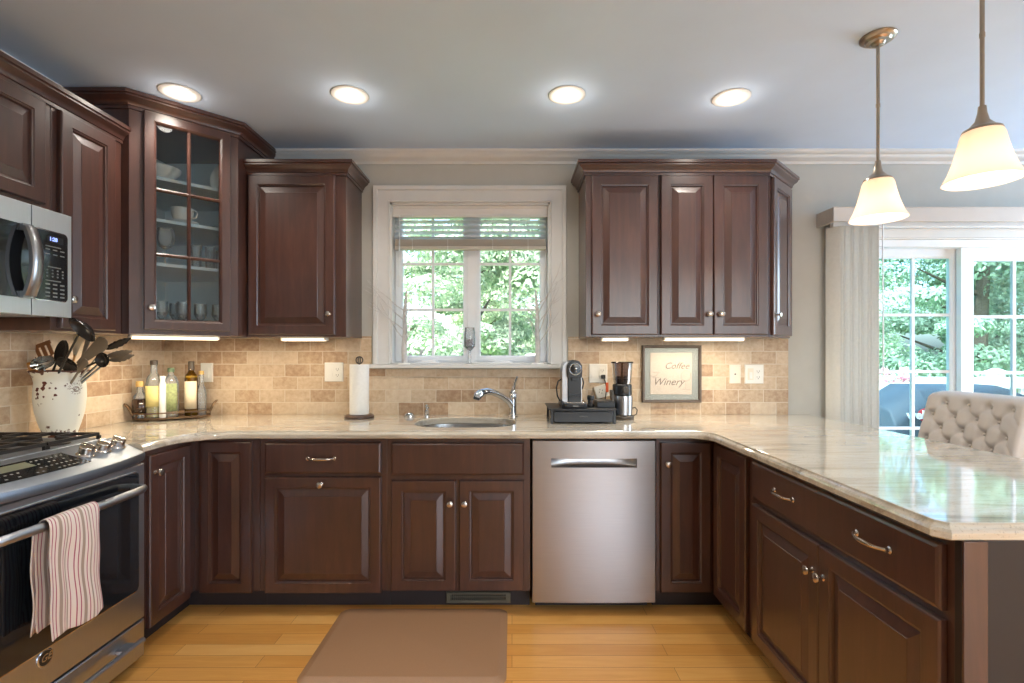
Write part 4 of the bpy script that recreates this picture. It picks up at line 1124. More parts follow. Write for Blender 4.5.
gr = thing('coffee_grinder', 'tall coffee grinder with smoked bean hopper and steel cup', 'grinder', (.636, 2.935, ZT))
b = MB(); b.lathe([(.066, 0), (.068, .006), (.068, .018), (.060, .024), (.001, .024)], seg=28, sy=.95); b.box(-.062, -.042, -.02, .05, .02, .165); obj('base', b, M['cap_dark'], gr, bevel=.001)
b = MB(); b.lathe([(.048, .025), (.052, .028), (.054, .12), (.052, .135), (.001, .136)], (.004, -.008, 0), 28); obj('grounds_cup', b, M['steel'], gr)
b = MB(); b.lathe([(.050, .137), (.055, .142), (.055, .195), (.050, .200), (.001, .200)], seg=28); obj('housing', b, M['black'], gr)
b = MB(); b.lathe([(.020, 0), (.020, .010), (.017, .013), (.001, .013)], (.010, -.053, .170), 20, Mx); b.box(.008, .012, -.072, -.062, .155, .186); obj('dial', b, M['cap_dark'], gr, bevel=.001)
b = MB(); b.lathe([(.046, .201), (.050, .212), (.060, .318), (.061, .322)], seg=32, cap0=False, cap1=False); obj('hopper', b, M['smoke'], gr)
b = MB(); b.lathe([(.045, .202), (.049, .210), (.052, .232), (.03, .245), (.001, .236)], seg=24); obj('coffee_beans', b, M['beans'], gr)
b = MB(); b.lathe([(.063, .321), (.064, .326), (.060, .330), (.001, .330)], seg=32); b.tube([(0, 0, .322), (0, 0, .24)], [.008, .005], 8); obj('hopper_lid', b, M['smoke'], gr)
b = MB(); b.tube([(.056, 0, .060), (.074, -.004, .066), (.086, -.006, .052), (.082, -.006, .028), (.062, -.004, .016)], .0035, 8); obj('handle_wire', b, M['cap_dark'], gr)

# wall plates ---------------------------------------------------------
YT = YW - .010
def plate(label, cx, cz, w, gang, mat='white', loc=None, rz=0, h=.117, grp=None):
    t = thing('wall_plate', label, 'outlet plate', loc or (cx, YT, cz), rz)
    b = MB(); b.loops([[Vector((x, y, z)) for x, z in ((-w / 2 + i, -h / 2 + i), (w / 2 - i, -h / 2 + i), (w / 2 - i, h / 2 - i), (-w / 2 + i, h / 2 - i))] for i, y in ((0, 0), (0, -.004), (.004, -.007))])
    obj('cover', b, M[mat], t, smooth=False)
    n = len(gang)
    for k, g in enumerate(gang):
        x = (k - (n - 1) / 2) * .046
        if g == 'o':
            b = MB(); b.box(x - .017, x + .017, -.0085, -.0065, -.034, .034); q = obj('outlet', b, M['white'], t, bevel=.0015)
            b = MB()
            for z in (-.018, .018):
                b.box(x - .008, x - .006, -.0088, -.0084, z - .004, z + .005); b.box(x + .006, x + .008, -.0088, -.0084, z - .004, z + .005); b.box(x - .002, x + .002, -.0088, -.0084, z - .011, z - .007)
            obj('slots', b, M['slot'], q, smooth=False)
        elif g == 's':
            b = MB(); b.loops([[Vector((x + sx * .016, y, z)) for sx, y, z in ((-1, -.0065, -.033), (1, -.0065, -.033), (1, -.0065, .033), (-1, -.0065, .033))],
                               [Vector((x + sx * .016, y, z)) for sx, y, z in ((-1, -.012, -.033), (1, -.012, -.033), (1, -.0075, .033), (-1, -.0075, .033))]])
            obj('switch', b, M['white'], t, smooth=False)
        elif g == 'd':
            b = MB(); b.box(x - .018, x + .018, -.0085, -.0065, -.036, .036); q = obj('dimmer', b, M['almond'], t, bevel=.001)
            b = MB(); b.box(x - .009, x + .009, -.0125, -.0085, -.028, .012); obj('slider', b, M['white'], q, bevel=.001)
        elif g == 'p':
            b = MB(); b.lathe([(.0045, 0), (.0045, .003), (.001, .003)], (x, -.0068, 0), 10, Mx); obj('jack', b, M['slot'], t)
    return t
plate('white two-gang plate of switch and outlet left of the paper towels', -1.095, 1.168, .114, 'so')
plate('white switch and outlet plate behind the coffee machine with a plug in it', .530, 1.160, .112, 'so')
plate('narrow almond wall plate with one small jack right of the framed print', 1.370, 1.155, .070, 'p', 'almond')
plate('wide white dimmer and outlet plate, rightmost on the backsplash', 1.488, 1.155, .115, 'do')
plate('white wall plate behind the olive oil bottles in the corner', -1.876, 1.165, .075, 's')
pg = thing('power_plug', 'black power plug with an orange tag in the outlet', 'plug', (.558, YT - .009, 1.140))
b = MB(); b.loops([[Vector((x, y, z)) for x, z in ((-.013, -.012), (.013, -.012), (.013, .012), (-.013, .012))] for y in (0, -.020)]); obj('body', b, M['black'], pg, bevel=.003)
b = MB(); b.tube([(0, -.018, -.004), (.008, -.034, -.03), (.016, -.034, -.07), (.012, -.03, -.11), (.006, -.030, -.15), (-.016, -.035, -.165), (-.03, -.035, -.19), (-.022, -.03, -.215)], .003, 8); obj('cord', b, M['black'], pg)
b = MB(); b.box(.010, .026, -.042, -.040, -.092, -.034); obj('tag', b, M['redtag'], pg, smooth=False)
ad = thing('outlet_adapter', 'white square plug-in adapter hanging tilted below the outlet', 'adapter', (.548, YT - .016, 1.050))
b = MB(); b.box(-.040, .040, -.013, .013, -.038, .038, Matrix.Rotation(R(-16), 4, 'Y')); q = obj('body', b, M['white'], ad, bevel=.004)
b = MB()
for x, z in ((-.012, .012), (.004, .008), (-.016, -.004), (.0, -.010)): b.box(x - .0015, x + .0015, -.0136, -.0128, z - .004, z + .004)
obj('slots', b, M['slot'], q, smooth=False)

# framed print
fp = thing('framed_print', 'square framed coffee and wine lettering print leaning on the backsplash', 'picture', (.9775, YT - .004, 1.157))
b = MB(); hw, hh = .181, .175
b.loops([[Vector((sx * (hw - i), y, sz * (hh - i))) for sx, sz in ((-1, -1), (1, -1), (1, 1), (-1, 1))] for i, y in ((0, .002), (0, -.018), (.004, -.022), (.012, -.020), (.017, -.014), (.017, .002))], ring=True); obj('frame', b, M['frame'], fp, ang=25)
b = MB(); b.box(-hw + .016, hw - .016, -.006, 0, -hh + .016, hh - .016); obj('mat_board', b, M['matboard'], fp, smooth=False)
b = MB(); b.box(-.130, .124, -.010, -.0062, -.126, .130); pp = obj('print', b, M['print'], fp, bevel=.001)
text('print_lettering', 'Coffee', .056, M['ink2'], pp, (.030, -.0102, .048), shear=.4, offset=0)
text('print_lettering', 'Winery', .062, M['ink2'], pp, (-.022, -.0102, -.050), shear=.4, offset=0)
b = MB()
def ink(pts, r=.0012): b.tube([(x, -.0104, z) for x, z in pts], r, 4)
ink([(-.112 + .026 * math.cos(a), .006 + .022 * math.sin(a)) for a in [R(180 + 15 * k) for k in range(13)]]); ink([(-.114, .010), (-.072, .010)]); ink([(-.118, -.022), (-.074, -.022)])
ink([(.088 + .030 * math.cos(a), -.012 + .032 * math.sin(a)) for a in [R(20 * k) for k in range(19)]], .0009); ink([(.088, -.044), (.088, -.092)], .0009); ink([(.062, -.094), (.114, -.094)], .0009)
obj('print_drawing', b, M['ink'], pp)
b = MB(); b.box(-hw + .017, hw - .017, -.0135, -.0125, -hh + .017, hh - .017); obj('glass_pane', b, M['glass_print'], fp, smooth=False)

# ------------------------------------------------------------------ window-sill things
ZS = WZ0 - .002
def twigs(cx, label, rng, lean):
    t = thing('twig_lamp', label, 'twig branch', (cx, YW + .012, ZS + .0005))
    b = MB(); b.lathe([(.040, 0), (.040, .004), (.034, .008), (.001, .008)], seg=20); obj('base', b, M['white'], t)
    b = MB(); b.tube([(0, 0, .006), (-.003 * lean, 0, .10), (.003 * lean, 0, .20), (.0, 0, .30), (.006 * lean, 0, .38), (.012 * lean, -.005, .46)], [.018, .017, .015, .013, .009, .004], 10); obj('trunk', b, M['twig'], t, bevel=0)
    b = MB()
    for k in range(9):
        z0 = .12 + .03 * k; s = -1 if k % 2 else 1
        ln = rng.uniform(.12, .26) * (1.15 if s * lean < 0 else .7); a = R(rng.uniform(35, 68)); yy = rng.uniform(-.13, -.09)
        p0 = Vector((0, 0, z0)); pts = [p0]; 
        for q in range(1, 6):
            f = q / 5; pts.append(p0 + Vector((s * ln * math.cos(a) * f + rng.uniform(-.006, .006), yy * f ** .6, ln * math.sin(a) * (f + .18 * f * f))))
        b.tube(pts, [.004, .0034, .003, .0024, .0018, .001], 5)
        m = pts[3]; d = Vector((s * math.cos(a * .5), -.1, math.sin(a * .5))) * ln * .4
        b.tube([m, m + d * .5, m + d + Vector((0, 0, .01))], [.002, .0015, .0008], 5)
    obj('branch', b, M['twig'], t)
twigs(-.665, 'whitewashed twig branch standing at the left end of the window sill', random.Random(5), 1)
twigs(.158, 'whitewashed twig branch standing at the right end of the window sill', random.Random(11), -1)
hv = thing('hurricane_vase', 'clear footed glass vase of purple potpourri in the middle of the sill', 'vase', (-.262, YW + .012, ZS))
b = MB(); b.lathe([(.034, 0), (.034, .003), (.012, .010), (.007, .020), (.009, .040), (.007, .058), (.008, .085), (.020, .096), (.034, .110), (.036, .14), (.034, .20), (.030, .225), (.031, .228), (.028, .225), (.032, .20), (.034, .14), (.032, .112), (.018, .099), (.001, .092)], seg=24); obj('bowl', b, M['glassware'], hv)
b = MB()
rp_ = random.Random(3)
for k in range(46):
    a = rp_.uniform(0, 6.28); rr = .024 * math.sqrt(rp_.random()); z = .108 + rp_.random() * .048
    b.ball((rr * math.cos(a), rr * math.sin(a), z), rp_.uniform(.005, .009), 6, 4, sz=.6)
obj('potpourri', b, M['potpourri'], hv)

# ================================================================== crock and utensils
CK = Vector((-2.012, 2.262, ZT))
ck = thing('utensil_crock', 'chipped white enamel utensil crock with a faded stamp beside the range', 'crock', CK)
b = MB(); prof = [(.056, 0), (.060, .004), (.058, .012), (.062, .030), (.074, .070), (.086, .120), (.092, .180), (.091, .225), (.088, .250), (.092, .272), (.102, .292), (.106, .297), (.106, .301), (.101, .301), (.086, .270), (.083, .225), (.084, .18), (.078, .12), (.066, .07), (.05, .02), (.001, .018)]
b.lathe(prof, seg=48); obj('pot', b, M['enamel'], ck)
b = MB(); b.tube([(.104 * math.cos(2 * math.pi * k / 48), .104 * math.sin(2 * math.pi * k / 48), .3005) for k in range(48)], .0028, 6, closed=True); obj('rim', b, plain('rusted rim', srgb(92, 54, 38), .6), ck)
def prof_r(z):
    for (r0, z0), (r1, z1) in zip(prof[:11], prof[1:12]):
        if z0 <= z <= z1: return r0 + (r1 - r0) * (z - z0) / max(z1 - z0, 1e-5)
    return .09
def on_crock(ang, z, h=.0006):
    r = prof_r(z) + h; return Vector((r * math.cos(ang), r * math.sin(ang), z))
def wraptext(body, size, a0, z0, arc_r=None, span=None, name='stamp_lettering'):
    """letters laid on the curved side of the crock, optionally around an arc"""
    n = len(body)
    for i, ch in enumerate(body):
        if ch == ' ': continue
        if arc_r:
            th = R(90 + span / 2 - span * i / (n - 1)) if span > 0 else R(270 + span / 2 - span * i / (n - 1))
            dx, dz = arc_r * math.cos(th), arc_r * math.sin(th) * .85; roll = th - math.pi / 2 if span > 0 else th + math.pi / 2
        else: dx, dz, roll = (i - (n - 1) / 2) * size * .62, 0, 0
        ang = a0 + dx / .09; p = on_crock(ang, z0 + dz)
        c = bpy.data.curves.new(name, 'FONT'); c.body = ch; c.size = size; c.align_x = 'CENTER'; c.align_y = 'CENTER'; c.extrude = .0003; c.resolution_u = 2
        c.materials.append(M['stamp']); o = bpy.data.objects.new(name, c); COL.objects.link(o)
        to_mesh(o, stamp, p, (Matrix.Rotation(ang + math.pi / 2, 4, 'Z') @ Matrix.Rotation(R(90), 4, 'X') @ Matrix.Rotation(roll, 4, 'Z')).to_euler())
SA0 = math.atan2(-2.262, 2.012) + .62
b = MB()
def ring_on(r_, z0, w, n=30, a_0=0, a_1=360):
    b.tube([on_crock(SA0 + r_ * math.cos(R(a_0 + (a_1 - a_0) * k / n)) / .09, z0 + r_ * math.sin(R(a_0 + (a_1 - a_0) * k / n)) * .85, .0004) for k in range(n + 1)], w, 4)
ring_on(.012, .222, .0012, a_0=30, a_1=400); ring_on(.007, .222, .0011, a_0=60, a_1=300)
b.tube([on_crock(SA0 + dx / .09, .222 + dz, .0004) for dx, dz in ((-.026, .0), (-.016, .004), (-.006, -.006), (.006, .006), (.016, -.004), (.026, .001))], .0013, 4)
b.tube([on_crock(SA0 + dx / .09, .214 + dz, .0004) for dx, dz in ((-.02, -.002), (0, -.004), (.02, -.002))], .001, 4)
stamp = obj('stamp_mark', b, M['stamp'], ck)
wraptext('TOSCALLI', .011, SA0, .222, .027, 170)
wraptext('PROD', .009, SA0, .222, .026, -70)
# scattered large chips
b = MB(); rc = random.Random(4)
for k in range(15):
    a = math.atan2(-2.262, 2.012) - .78 + rc.uniform(-.22, .22); z = .232 + rc.uniform(-.05, .022); rr = rc.uniform(.004, .010)
    if k > 9: rr *= .7; a += .45 ; z -= .01
    pts = [on_crock(a + rr * math.cos(q) * rc.uniform(.6, 1.3) / .09, z + rr * math.sin(q) * rc.uniform(.6, 1.3), .0005) for q in [2 * math.pi * j / 8 for j in range(8)]]
    b.face([b.bm.verts.new(p) for p in pts])
obj('enamel_chips', b, plain('bare rusty iron', srgb(88, 44, 32), .7), ck)

Yc = 2.262
def utensil(name, label, head, base, kind, size, mat, hmat=None, w2=None, twist=0.0, cat='utensil'):
    """a utensil standing in the crock: head centre and a foot point inside the pot"""
    H = Vector(head); Bq = CK + Vector(base); d = (H - Bq).normalized()
    t = thing(name, label, cat, Bq)
    wv = d.cross(Vector((0, 1, 0))).normalized(); wv = Matrix.Rotation(twist, 3, d) @ wv; nv = wv.cross(d)
    Hl = H - Bq; Ln, Wd = size
    neck = Hl - d * Ln * .5
    b = MB(); k_ = (neck - Vector((0, 0, 0)))
    b.tube([Vector((0, 0, 0)), k_ * .35, k_ * .7, k_ * .95, neck + d * Ln * .06], [.006, .0055, .005, .0045, .004], 8)
    obj('handle', b, M[hmat or mat], t)
    b = MB()
    if kind == 'slots':
        def bar(u0, u1, v0, v1, th=.0022):
            c = [Hl + d * u + wv * v + nv * s for s in (-th, th) for u, v in ((u0, v0), (u1, v0), (u1, v1), (u0, v1))]
            b.loops([c[:4], c[4:]])
        hw, hl = Wd / 2, Ln / 2
        bar(-hl, -hl * .55, -hw * .8, hw * .8); bar(hl * .6, hl, -hw, hw)
        n = 6
        for i in range(n):
            v = -hw + Wd * (i + .5) / n; bar(-hl * .6, hl * .65, v - Wd / n * .30, v + Wd / n * .30)
    elif kind in ('paddle', 'spoon', 'ladle'):
        n, m = 12, 18; dep = {'paddle': .004, 'spoon': .016, 'ladle': .034}[kind]
        L_ = []
        for i in range(n + 1):
            t_ = i / n; u = -Ln / 2 + Ln * t_
            w = Wd / 2 * (max(0, 1 - (2 * t_ - 1) ** 2) ** (.5 if kind != 'paddle' else .33) if kind != 'paddle' else min(1, (.35 + .75 * t_)) * max(0, 1 - max(0, (t_ - .85) / .16) ** 2) ** .5)
            w = max(w, .0015); ring = []
            for k in range(m):
                a = 2 * math.pi * k / m; c, s_ = math.cos(a), math.sin(a)
                cup = dep * (1 - (c ** 2) * .9) * (1 - (2 * t_ - 1) ** 2)
                ring.append(Hl + d * u + wv * (w * c) + nv * (s_ * .0022 + (cup if kind != 'paddle' else 0)))
            L_.append(ring)
        b.loops(L_)
    elif kind == 'whisk':
        for k in range(6):
            ax = wv * math.cos(math.pi * k / 6) + nv * math.sin(math.pi * k / 6)
            b.tube([Hl + d * (-Ln / 2 + Ln * (.5 - .5 * math.cos(q))) + ax * (Wd / 2 * math.sin(q) * math.copysign(1, 1)) for q in [math.pi * j / 10 for j in range(11)]], .0014, 5)
            b.tube([Hl + d * (-Ln / 2 + Ln * (.5 - .5 * math.cos(q))) - ax * (Wd / 2 * math.sin(q)) for q in [math.pi * j / 10 for j in range(11)]], .0014, 5)
    o = obj('head', b, M[mat], t, ang=50)
    return t
def PP(px, py, dy=0): return P(px, py, Yc + dy)
utensil('slotted_turner', 'brown slotted turner leaning at the left of the crock', PP(36, 355, .02), (.01, .02, .06), 'slots', (.085, .150), 'brown_ut', twist=.15)
utensil('serving_spoon', 'polished steel serving spoon lying low over the crock rim', PP(42, 363, -.03), (.01, -.01, .10), 'ladle', (.06, .115), 'silver_ut')
utensil('soup_ladle', 'large black ladle standing highest in the crock', PP(81, 330, -.22), (-.055, .0, .20), 'ladle', (.07, .125), 'black_ut', twist=.2)
utensil('cooking_spoon', 'black nylon cooking spoon in the middle of the crock', PP(61, 352, -.01), (-.072, .03, .27), 'spoon', (.13, .062), 'black_ut')
utensil('wooden_spatula', 'wooden handled spatula with a cream head behind the black spoon', PP(77, 345, .04), (-.02, .02, .05), 'paddle', (.10, .050), 'pale_ut', 'wood_ut')
utensil('nylon_turner', 'grey nylon turner leaning right out of the crock', PP(92, 352, -.01), (-.03, .0, .235), 'paddle', (.17, .066), 'grey_ut')
utensil('round_spoon', 'small round dark spoon pointing right from the crock', PP(102, 360, -.03), (-.04, -.02, .25), 'spoon', (.065, .066), 'black_ut')
utensil('short_scoop', 'stubby dark scoop resting in the front of the crock', PP(66, 364, -.05), (-.01, .0, .10), 'spoon', (.06, .10), 'black_ut')
utensil('grey_scraper', 'short grey scraper leaning over the front rim', PP(82, 366, -.06), (-.02, .0, .14), 'paddle', (.08, .04), 'grey_ut')
utensil('wooden_spoon', 'pale wooden spoon head just showing at the left rim', PP(32, 368, -.02), (.05, .0, .12), 'spoon', (.06, .034), 'wood_ut')
utensil('salad_server', 'curved brown grey salad server behind the ladle', PP(86, 346, .05), (-.03, .03, .06), 'paddle', (.12, .028), 'grey_ut')
# tongs: two scalloped arms
tg = thing('serving_tongs', 'locking tongs with scalloped grey tips, rightmost in the crock', 'utensil', CK + Vector((-.04, .0, .12)))
for q, (a_, c_) in enumerate((((104, 349), (131, 338)), ((106, 356), (132, 351)), ((108, 360), (134, 355)))):
    Pa, Pb = PP(*a_, .01 * q) - tg.location, PP(*c_, .01 * q) - tg.location
    b = MB(); dv = (Pb - Pa); wv = Vector((dv.z, 0, -dv.x)).normalized() if dv.length else Vector((0, 0, 1))
    L_ = []
    for i in range(15):
        t_ = i / 14; w = .002 + .017 * math.sin(math.pi * min(1, t_ * 1.02)) ** .7 + (.0025 * math.sin(i * 2.4) if t_ > .3 else 0)
        c = Pa + dv * t_; L_.append([c + wv * w, c + Vector((0, -.006, 0)), c - wv * w * .7, c + Vector((0, .003, 0))])
    b.loops(L_); obj('tip', b, M['grey_ut' if q else 'black_ut'], tg, ang=60)
    b = MB(); b.tube([Vector((0, 0, 0)), Pa * .5 + Vector((0, 0, .005)), Pa + dv * .05], [.006, .006, .004], 8); obj('arm', b, M['silver_ut'], tg)

# ================================================================== bottle tray in the corner
TR = Vector((-1.950, 2.92, ZT)); TA = R(33)
tr = thing('wire_tray', 'oval brown wire tray with looped handles holding oil bottles', 'tray', TR, TA)
TL, TW = .185, .085
def ell(z, g=0, n=40): return [(( TL + g) * math.cos(2 * math.pi * k / n), (TW + g) * math.sin(2 * math.pi * k / n), z) for k in range(n)]
b = MB(); b.loops([[Vector(p) for p in ell(.012, -.004)], [Vector(p) for p in ell(.016, -.004)]]); obj('tray_floor', b, M['rust_iron'], tr)
b = MB(); b.tube(ell(.014), .004, 6, closed=True); b.tube(ell(.045, .006), .0035, 6, closed=True); obj('rim', b, M['rust_iron'], tr)
b = MB()
for k in range(10):
    a = 2 * math.pi * k / 10 + .3; c = Vector((TL * math.cos(a), TW * math.sin(a), 0)); tg_ = Vector((-TL * math.sin(a), TW * math.cos(a), 0)).normalized()
    b.tube([c + tg_ * (.020 * math.cos(q)) + Vector((0, 0, .030 + .012 * math.sin(q))) for q in [2 * math.pi * j / 12 for j in range(12)]], .0022, 5, closed=True)
obj('scrollwork', b, M['rust_iron'], tr)
for s in (-1, 1):
    b = MB(); pts = [(s * TL, -.03, .04), (s * (TL + .016), -.030, .075), (s * (TL + .032), -.015, .095), (s * (TL + .036), .0, .098), (s * (TL + .032), .015, .095), (s * (TL + .016), .030, .075), (s * TL, .03, .04)]
    b.tube(pts, .0048, 8); b.tube([(x - s * .004, y * .7, z - .006) for x, y, z in pts], .0035, 8); obj('handle', b, M['rust_iron'], tr)
for x, y in ((-.12, -.05), (.12, -.05), (-.12, .05), (.12, .05)):
    b = MB(); b.ball((x, y, .007), .007, 8, 6); obj('foot', b, M['rust_iron'], tr)
def tl(u, v): return TR + Matrix.Rotation(TA, 3, 'Z') @ Vector((u, v, .0165))
def bottle(label, pos, prof, h, liquid, level, cap, label_m=None, lz=(0.04, .12), r=None, sq=False, glass='glassware', cat='bottle', n_=24, name='oil_bottle', flat=1):
    t = thing(name, label, cat, pos, R(20)); t.scale = (1.14, 1.14, 1.16)
    b = MB(); b.lathe(prof, seg=n_, sy=flat); obj('bottle_glass', b, M[glass], t)
    if liquid:
        pl = [(max(rr - .0015, .001), z) for rr, z in prof if z < level]; pl = [(pl[0][0], .003)] + [p for p in pl[1:]] ; rr_end = pl[-1][0]
        pl.append((rr_end, level)); pl.append((.001, level))
        b = MB(); b.lathe([(.001, .0025)] + pl, seg=n_, sy=flat); obj('liquid', b, M[liquid], t)
    b = MB(); zc = h; rc_ = cap[1]; b.lathe([(rc_, zc - cap[2]), (rc_, zc - .002), (rc_ - .002, zc), (.001, zc)], seg=18); obj('cap', b, M[cap[0]], t)
    if label_m:
        rr = r + .0006; b = MB(); L_ = []
        for k in range(13):
            a = R(-90 - 62 + 124 * k / 12); L_.append([Vector((rr * math.cos(a), rr * flat * math.sin(a), lz[0])), Vector((rr * math.cos(a), rr * flat * math.sin(a), lz[1]))])
        b.strip(L_); lo = obj('paper_label', b, M[label_m], t)
        md = lo.modifiers.new('thick', 'SOLIDIFY'); md.thickness = .0004; md.offset = 1
    return t
bottle('squat cork-topped bottle of dark balsamic, leftmost on the tray', tl(-.152, -.008), [(.026, 0), (.030, .004), (.031, .07), (.027, .105), (.014, .125), (.012, .150), (.014, .155), (.012, .158)], .178, 'darksauce', .095, ('cork', .0165, .026), 'darksauce', (.02, .09), .031)
bottle('tall clear oil bottle with a yellow label and black cap', tl(-.088, -.012), [(.032, 0), (.035, .004), (.036, .15), (.030, .19), (.014, .215), (.013, .262), (.015, .268)], .278, 'oil_pale', .145, ('cap_dark', .0165, .022), 'label_y', (.055, .155), .036)
bottle('thin white ceramic cruet between two oil bottles', tl(-.047, -.050), [(.013, 0), (.015, .004), (.015, .16), (.010, .18), (.014, .198), (.012, .200)], .203, None, 0, ('china', .012, .01), None, glass='china', name='cruet')
bottle('green-labelled flask of yellow oil with a green cap', tl(-.008, -.018), [(.030, 0), (.033, .004), (.033, .165), (.026, .19), (.013, .205), (.012, .222), (.014, .226)], .240, 'oil', .118, ('leafcap', .0155, .020) if 'leafcap' in M else ('cap_dark', .0155, .02), 'label_g', (.03, .165), .033)
bottle('dark amber bottle of olive oil with a cream label', tl(.090, -.010), [(.028, 0), (.030, .004), (.030, .185), (.024, .205), (.013, .222), (.012, .252), (.013, .256)], .272, 'oil', .20, ('cap_dark', .0145, .045), 'label_w', (.035, .172), .030, glass='amberglass_t')
bottle('small clear empty bottle at the right end of the tray', tl(.140, .012), [(.022, 0), (.024, .004), (.024, .10), (.020, .13), (.011, .155), (.011, .20), (.013, .204)], .222, None, 0, ('cork', .0125, .018), None)

# ================================================================== things behind the cabinet glass
def inside(x, y, z): return Vector((x, y, z + .0005))
def cup_on_saucer(x, y, z, label_c, label_s):
    t = thing('saucer', label_s, 'saucer', inside(x, y, z)); b = MB()
    b.lathe([(.035, 0), (.040, .003), (.072, .012), (.074, .014), (.070, .014), (.04, .006), (.001, .006)], seg=32); obj('dish', b, M['china'], t)
    t = thing('tea_cup', label_c, 'cup', inside(x, y, z + .0062), 0, None); t.scale = (1.25, 1.25, 1.25); b = MB()
    b.lathe([(.022, 0), (.024, .003), (.026, .006), (.036, .022), (.041, .045), (.042, .062), (.0395, .062), (.038, .045), (.032, .022), (.001, .009)], seg=32); obj('bowl', b, M['china'], t)
    b = MB(); b.tube([(.040, 0, .052), (.054, 0, .052), (.062, 0, .040), (.056, 0, .026), (.038, 0, .022)], .0035, 8); obj('handle', b, M['china'], t); return t
cup_on_saucer(-1.725, 2.66, SH[1], 'white china tea cup on the middle cabinet shelf, left of centre', 'white saucer under the tea cup behind the glass door')
def stemglass(name, label, x, y, z, hgt, r, group):
    t = thing(name, label, 'glass', inside(x, y, z), 0, group); b = MB()
    b.lathe([(r * .85, 0), (r * .85, .002), (.006, .006), (.004, .012), (.004, hgt * .42), (r * .6, hgt * .50), (r, hgt * .68), (r * .92, hgt * .88), (r * .80, hgt), (r * .77, hgt), (r * .89, hgt * .88), (r * .95, hgt * .68), (r * .55, hgt * .515), (.001, hgt * .46)], seg=24)
    obj('bowl', b, M['glassware'], t); return t
g1 = stemglass('wine_glass', 'large stemmed wine glass on the shelf below the tea cup', -1.775, 2.60, SH[2], .185, .044, None)
tb = thing('tumbler', 'tall clear tumbler in the row on the second cabinet shelf', 'glass', inside(-1.70, 2.735, SH[2]), 0, 'tall clear tumblers on the second shelf')
b = MB(); b.lathe([(.020, 0), (.022, .003), (.026, .130), (.024, .130), (.020, .010), (.001, .008)], seg=20); tb_b = obj('bowl', b, M['glassware'], tb)
for k in range(1, 5): dup(tb, inside(-1.70 + .045 * (k % 3) , 2.735 + .05 * k, SH[2]))
fl = thing('goblet', 'clear goblet in the bottom rows behind the glass door', 'glass', inside(-1.795, 2.600, ZD0 + .024), 0, 'clear goblets on the cabinet floor')
b = MB(); r, hgt = .031, .150
b.lathe([(r * .9, 0), (r * .9, .002), (.006, .006), (.004, .012), (.004, hgt * .36), (r * .6, hgt * .44), (r, hgt * .62), (r * .95, hgt), (r * .9, hgt), (r * .93, hgt * .62), (.001, hgt * .42)], seg=20); obj('bowl', b, M['glassware'], fl)
for k, (x, y) in enumerate(((-1.86, 2.56), (-1.74, 2.68), (-1.68, 2.74), (-1.62, 2.80), (-1.70, 2.63), (-1.80, 2.72), (-1.58, 2.72))):
    if k == 6: continue
    dup(fl, inside(x, y, ZD0 + .024))
pl_ = thing('serving_bowl', 'wide white bowl on the top shelf behind the glass door', 'bowl', inside(-1.80, 2.60, SH[0])); b = MB()
b.lathe([(.04, 0), (.045, .004), (.085, .040), (.092, .062), (.088, .062), (.08, .040), (.04, .008), (.001, .006)], seg=32); obj('bowl', b, M['china'], pl_)
pt_ = thing('standing_platter', 'white platter standing upright at the right of the top shelf', 'plate', inside(-1.60, 2.865, SH[0])); b = MB()
b.lathe([(.001, 0), (.06, .0), (.085, .008), (.095, .012), (.095, .015), (.08, .012), (.001, .006)], (0, 0, .096), 32, Matrix.Rotation(R(82), 4, 'X')); obj('dish', b, M['china'], pt_)
c2 = thing('sugar_bowl', 'small white bowl at the left end of the cup shelf', 'bowl', inside(-1.862, 2.555, SH[1])); b = MB()
b.lathe([(.02, 0), (.024, .004), (.04, .03), (.042, .05), (.039, .05), (.036, .03), (.001, .008)], seg=24); obj('bowl', b, M['china'], c2)
c3 = thing('small_dish', 'small white dish at the right end of the cup shelf', 'dish', inside(-1.60, 2.80, SH[1])); b = MB()
b.lathe([(.02, 0), (.024, .003), (.045, .02), (.043, .02), (.02, .006), (.001, .005)], seg=24); obj('dish', b, M['china'], c3)
rk = thing('wire_rack', 'black wire glass rack on the cabinet floor', 'rack', inside(-1.63, 2.70, ZD0 + .024), R(45)); b = MB()
for z in (.003, .055): b.tube([(-.075, -.03, z), (.075, -.03, z), (.075, .03, z), (-.075, .03, z)], .003, 6, closed=True)
for x in (-.072, 0, .072): b.tube([(x, -.03, .003), (x, -.03, .055)], .0025, 6)
obj('frame', b, M['black'], rk)

# ================================================================== lamps
WARM = (1.0, 0.93, 0.84)
def can(label, x, y):
    t = thing('recessed_light', label, 'ceiling light', (x, y, ZC))
    b = MB(); b.lathe([(.088, -.0005), (.088, -.004), (.080, -.007), (.056, -.006), (.048, -.002), (.048, -.0004)], seg=40, cap0=False, cap1=False); obj('trim_ring', b, M['lamptrim'], t)
    b = MB(); b.lathe([(.049, -.0015), (.044, -.004), (.001, -.005)], seg=32, cap0=False); obj('lens', b, M['lamp'], t)
    l = light('SPOT', 'can_beam', (0, 0, -.02), (0, 0, 0), 19, WARM, spot_size=R(135), spot_blend=.8, shadow_soft_size=.05); l.parent = t
    l = light('POINT', 'can_glow', (0, 0, -.05), (0, 0, 0), 0.5, WARM, shadow_soft_size=.04); l.parent = t
    return t
can('recessed ceiling light above the glass corner cabinet, leftmost of four', -1.575, 2.41)
can('recessed ceiling light second from the left, before the window', -.775, 2.43)
can('recessed ceiling light third from the left, between window and right cabinets', .263, 2.43)
can('recessed ceiling light rightmost of four, before the right wall cabinets', 1.06, 2.455)
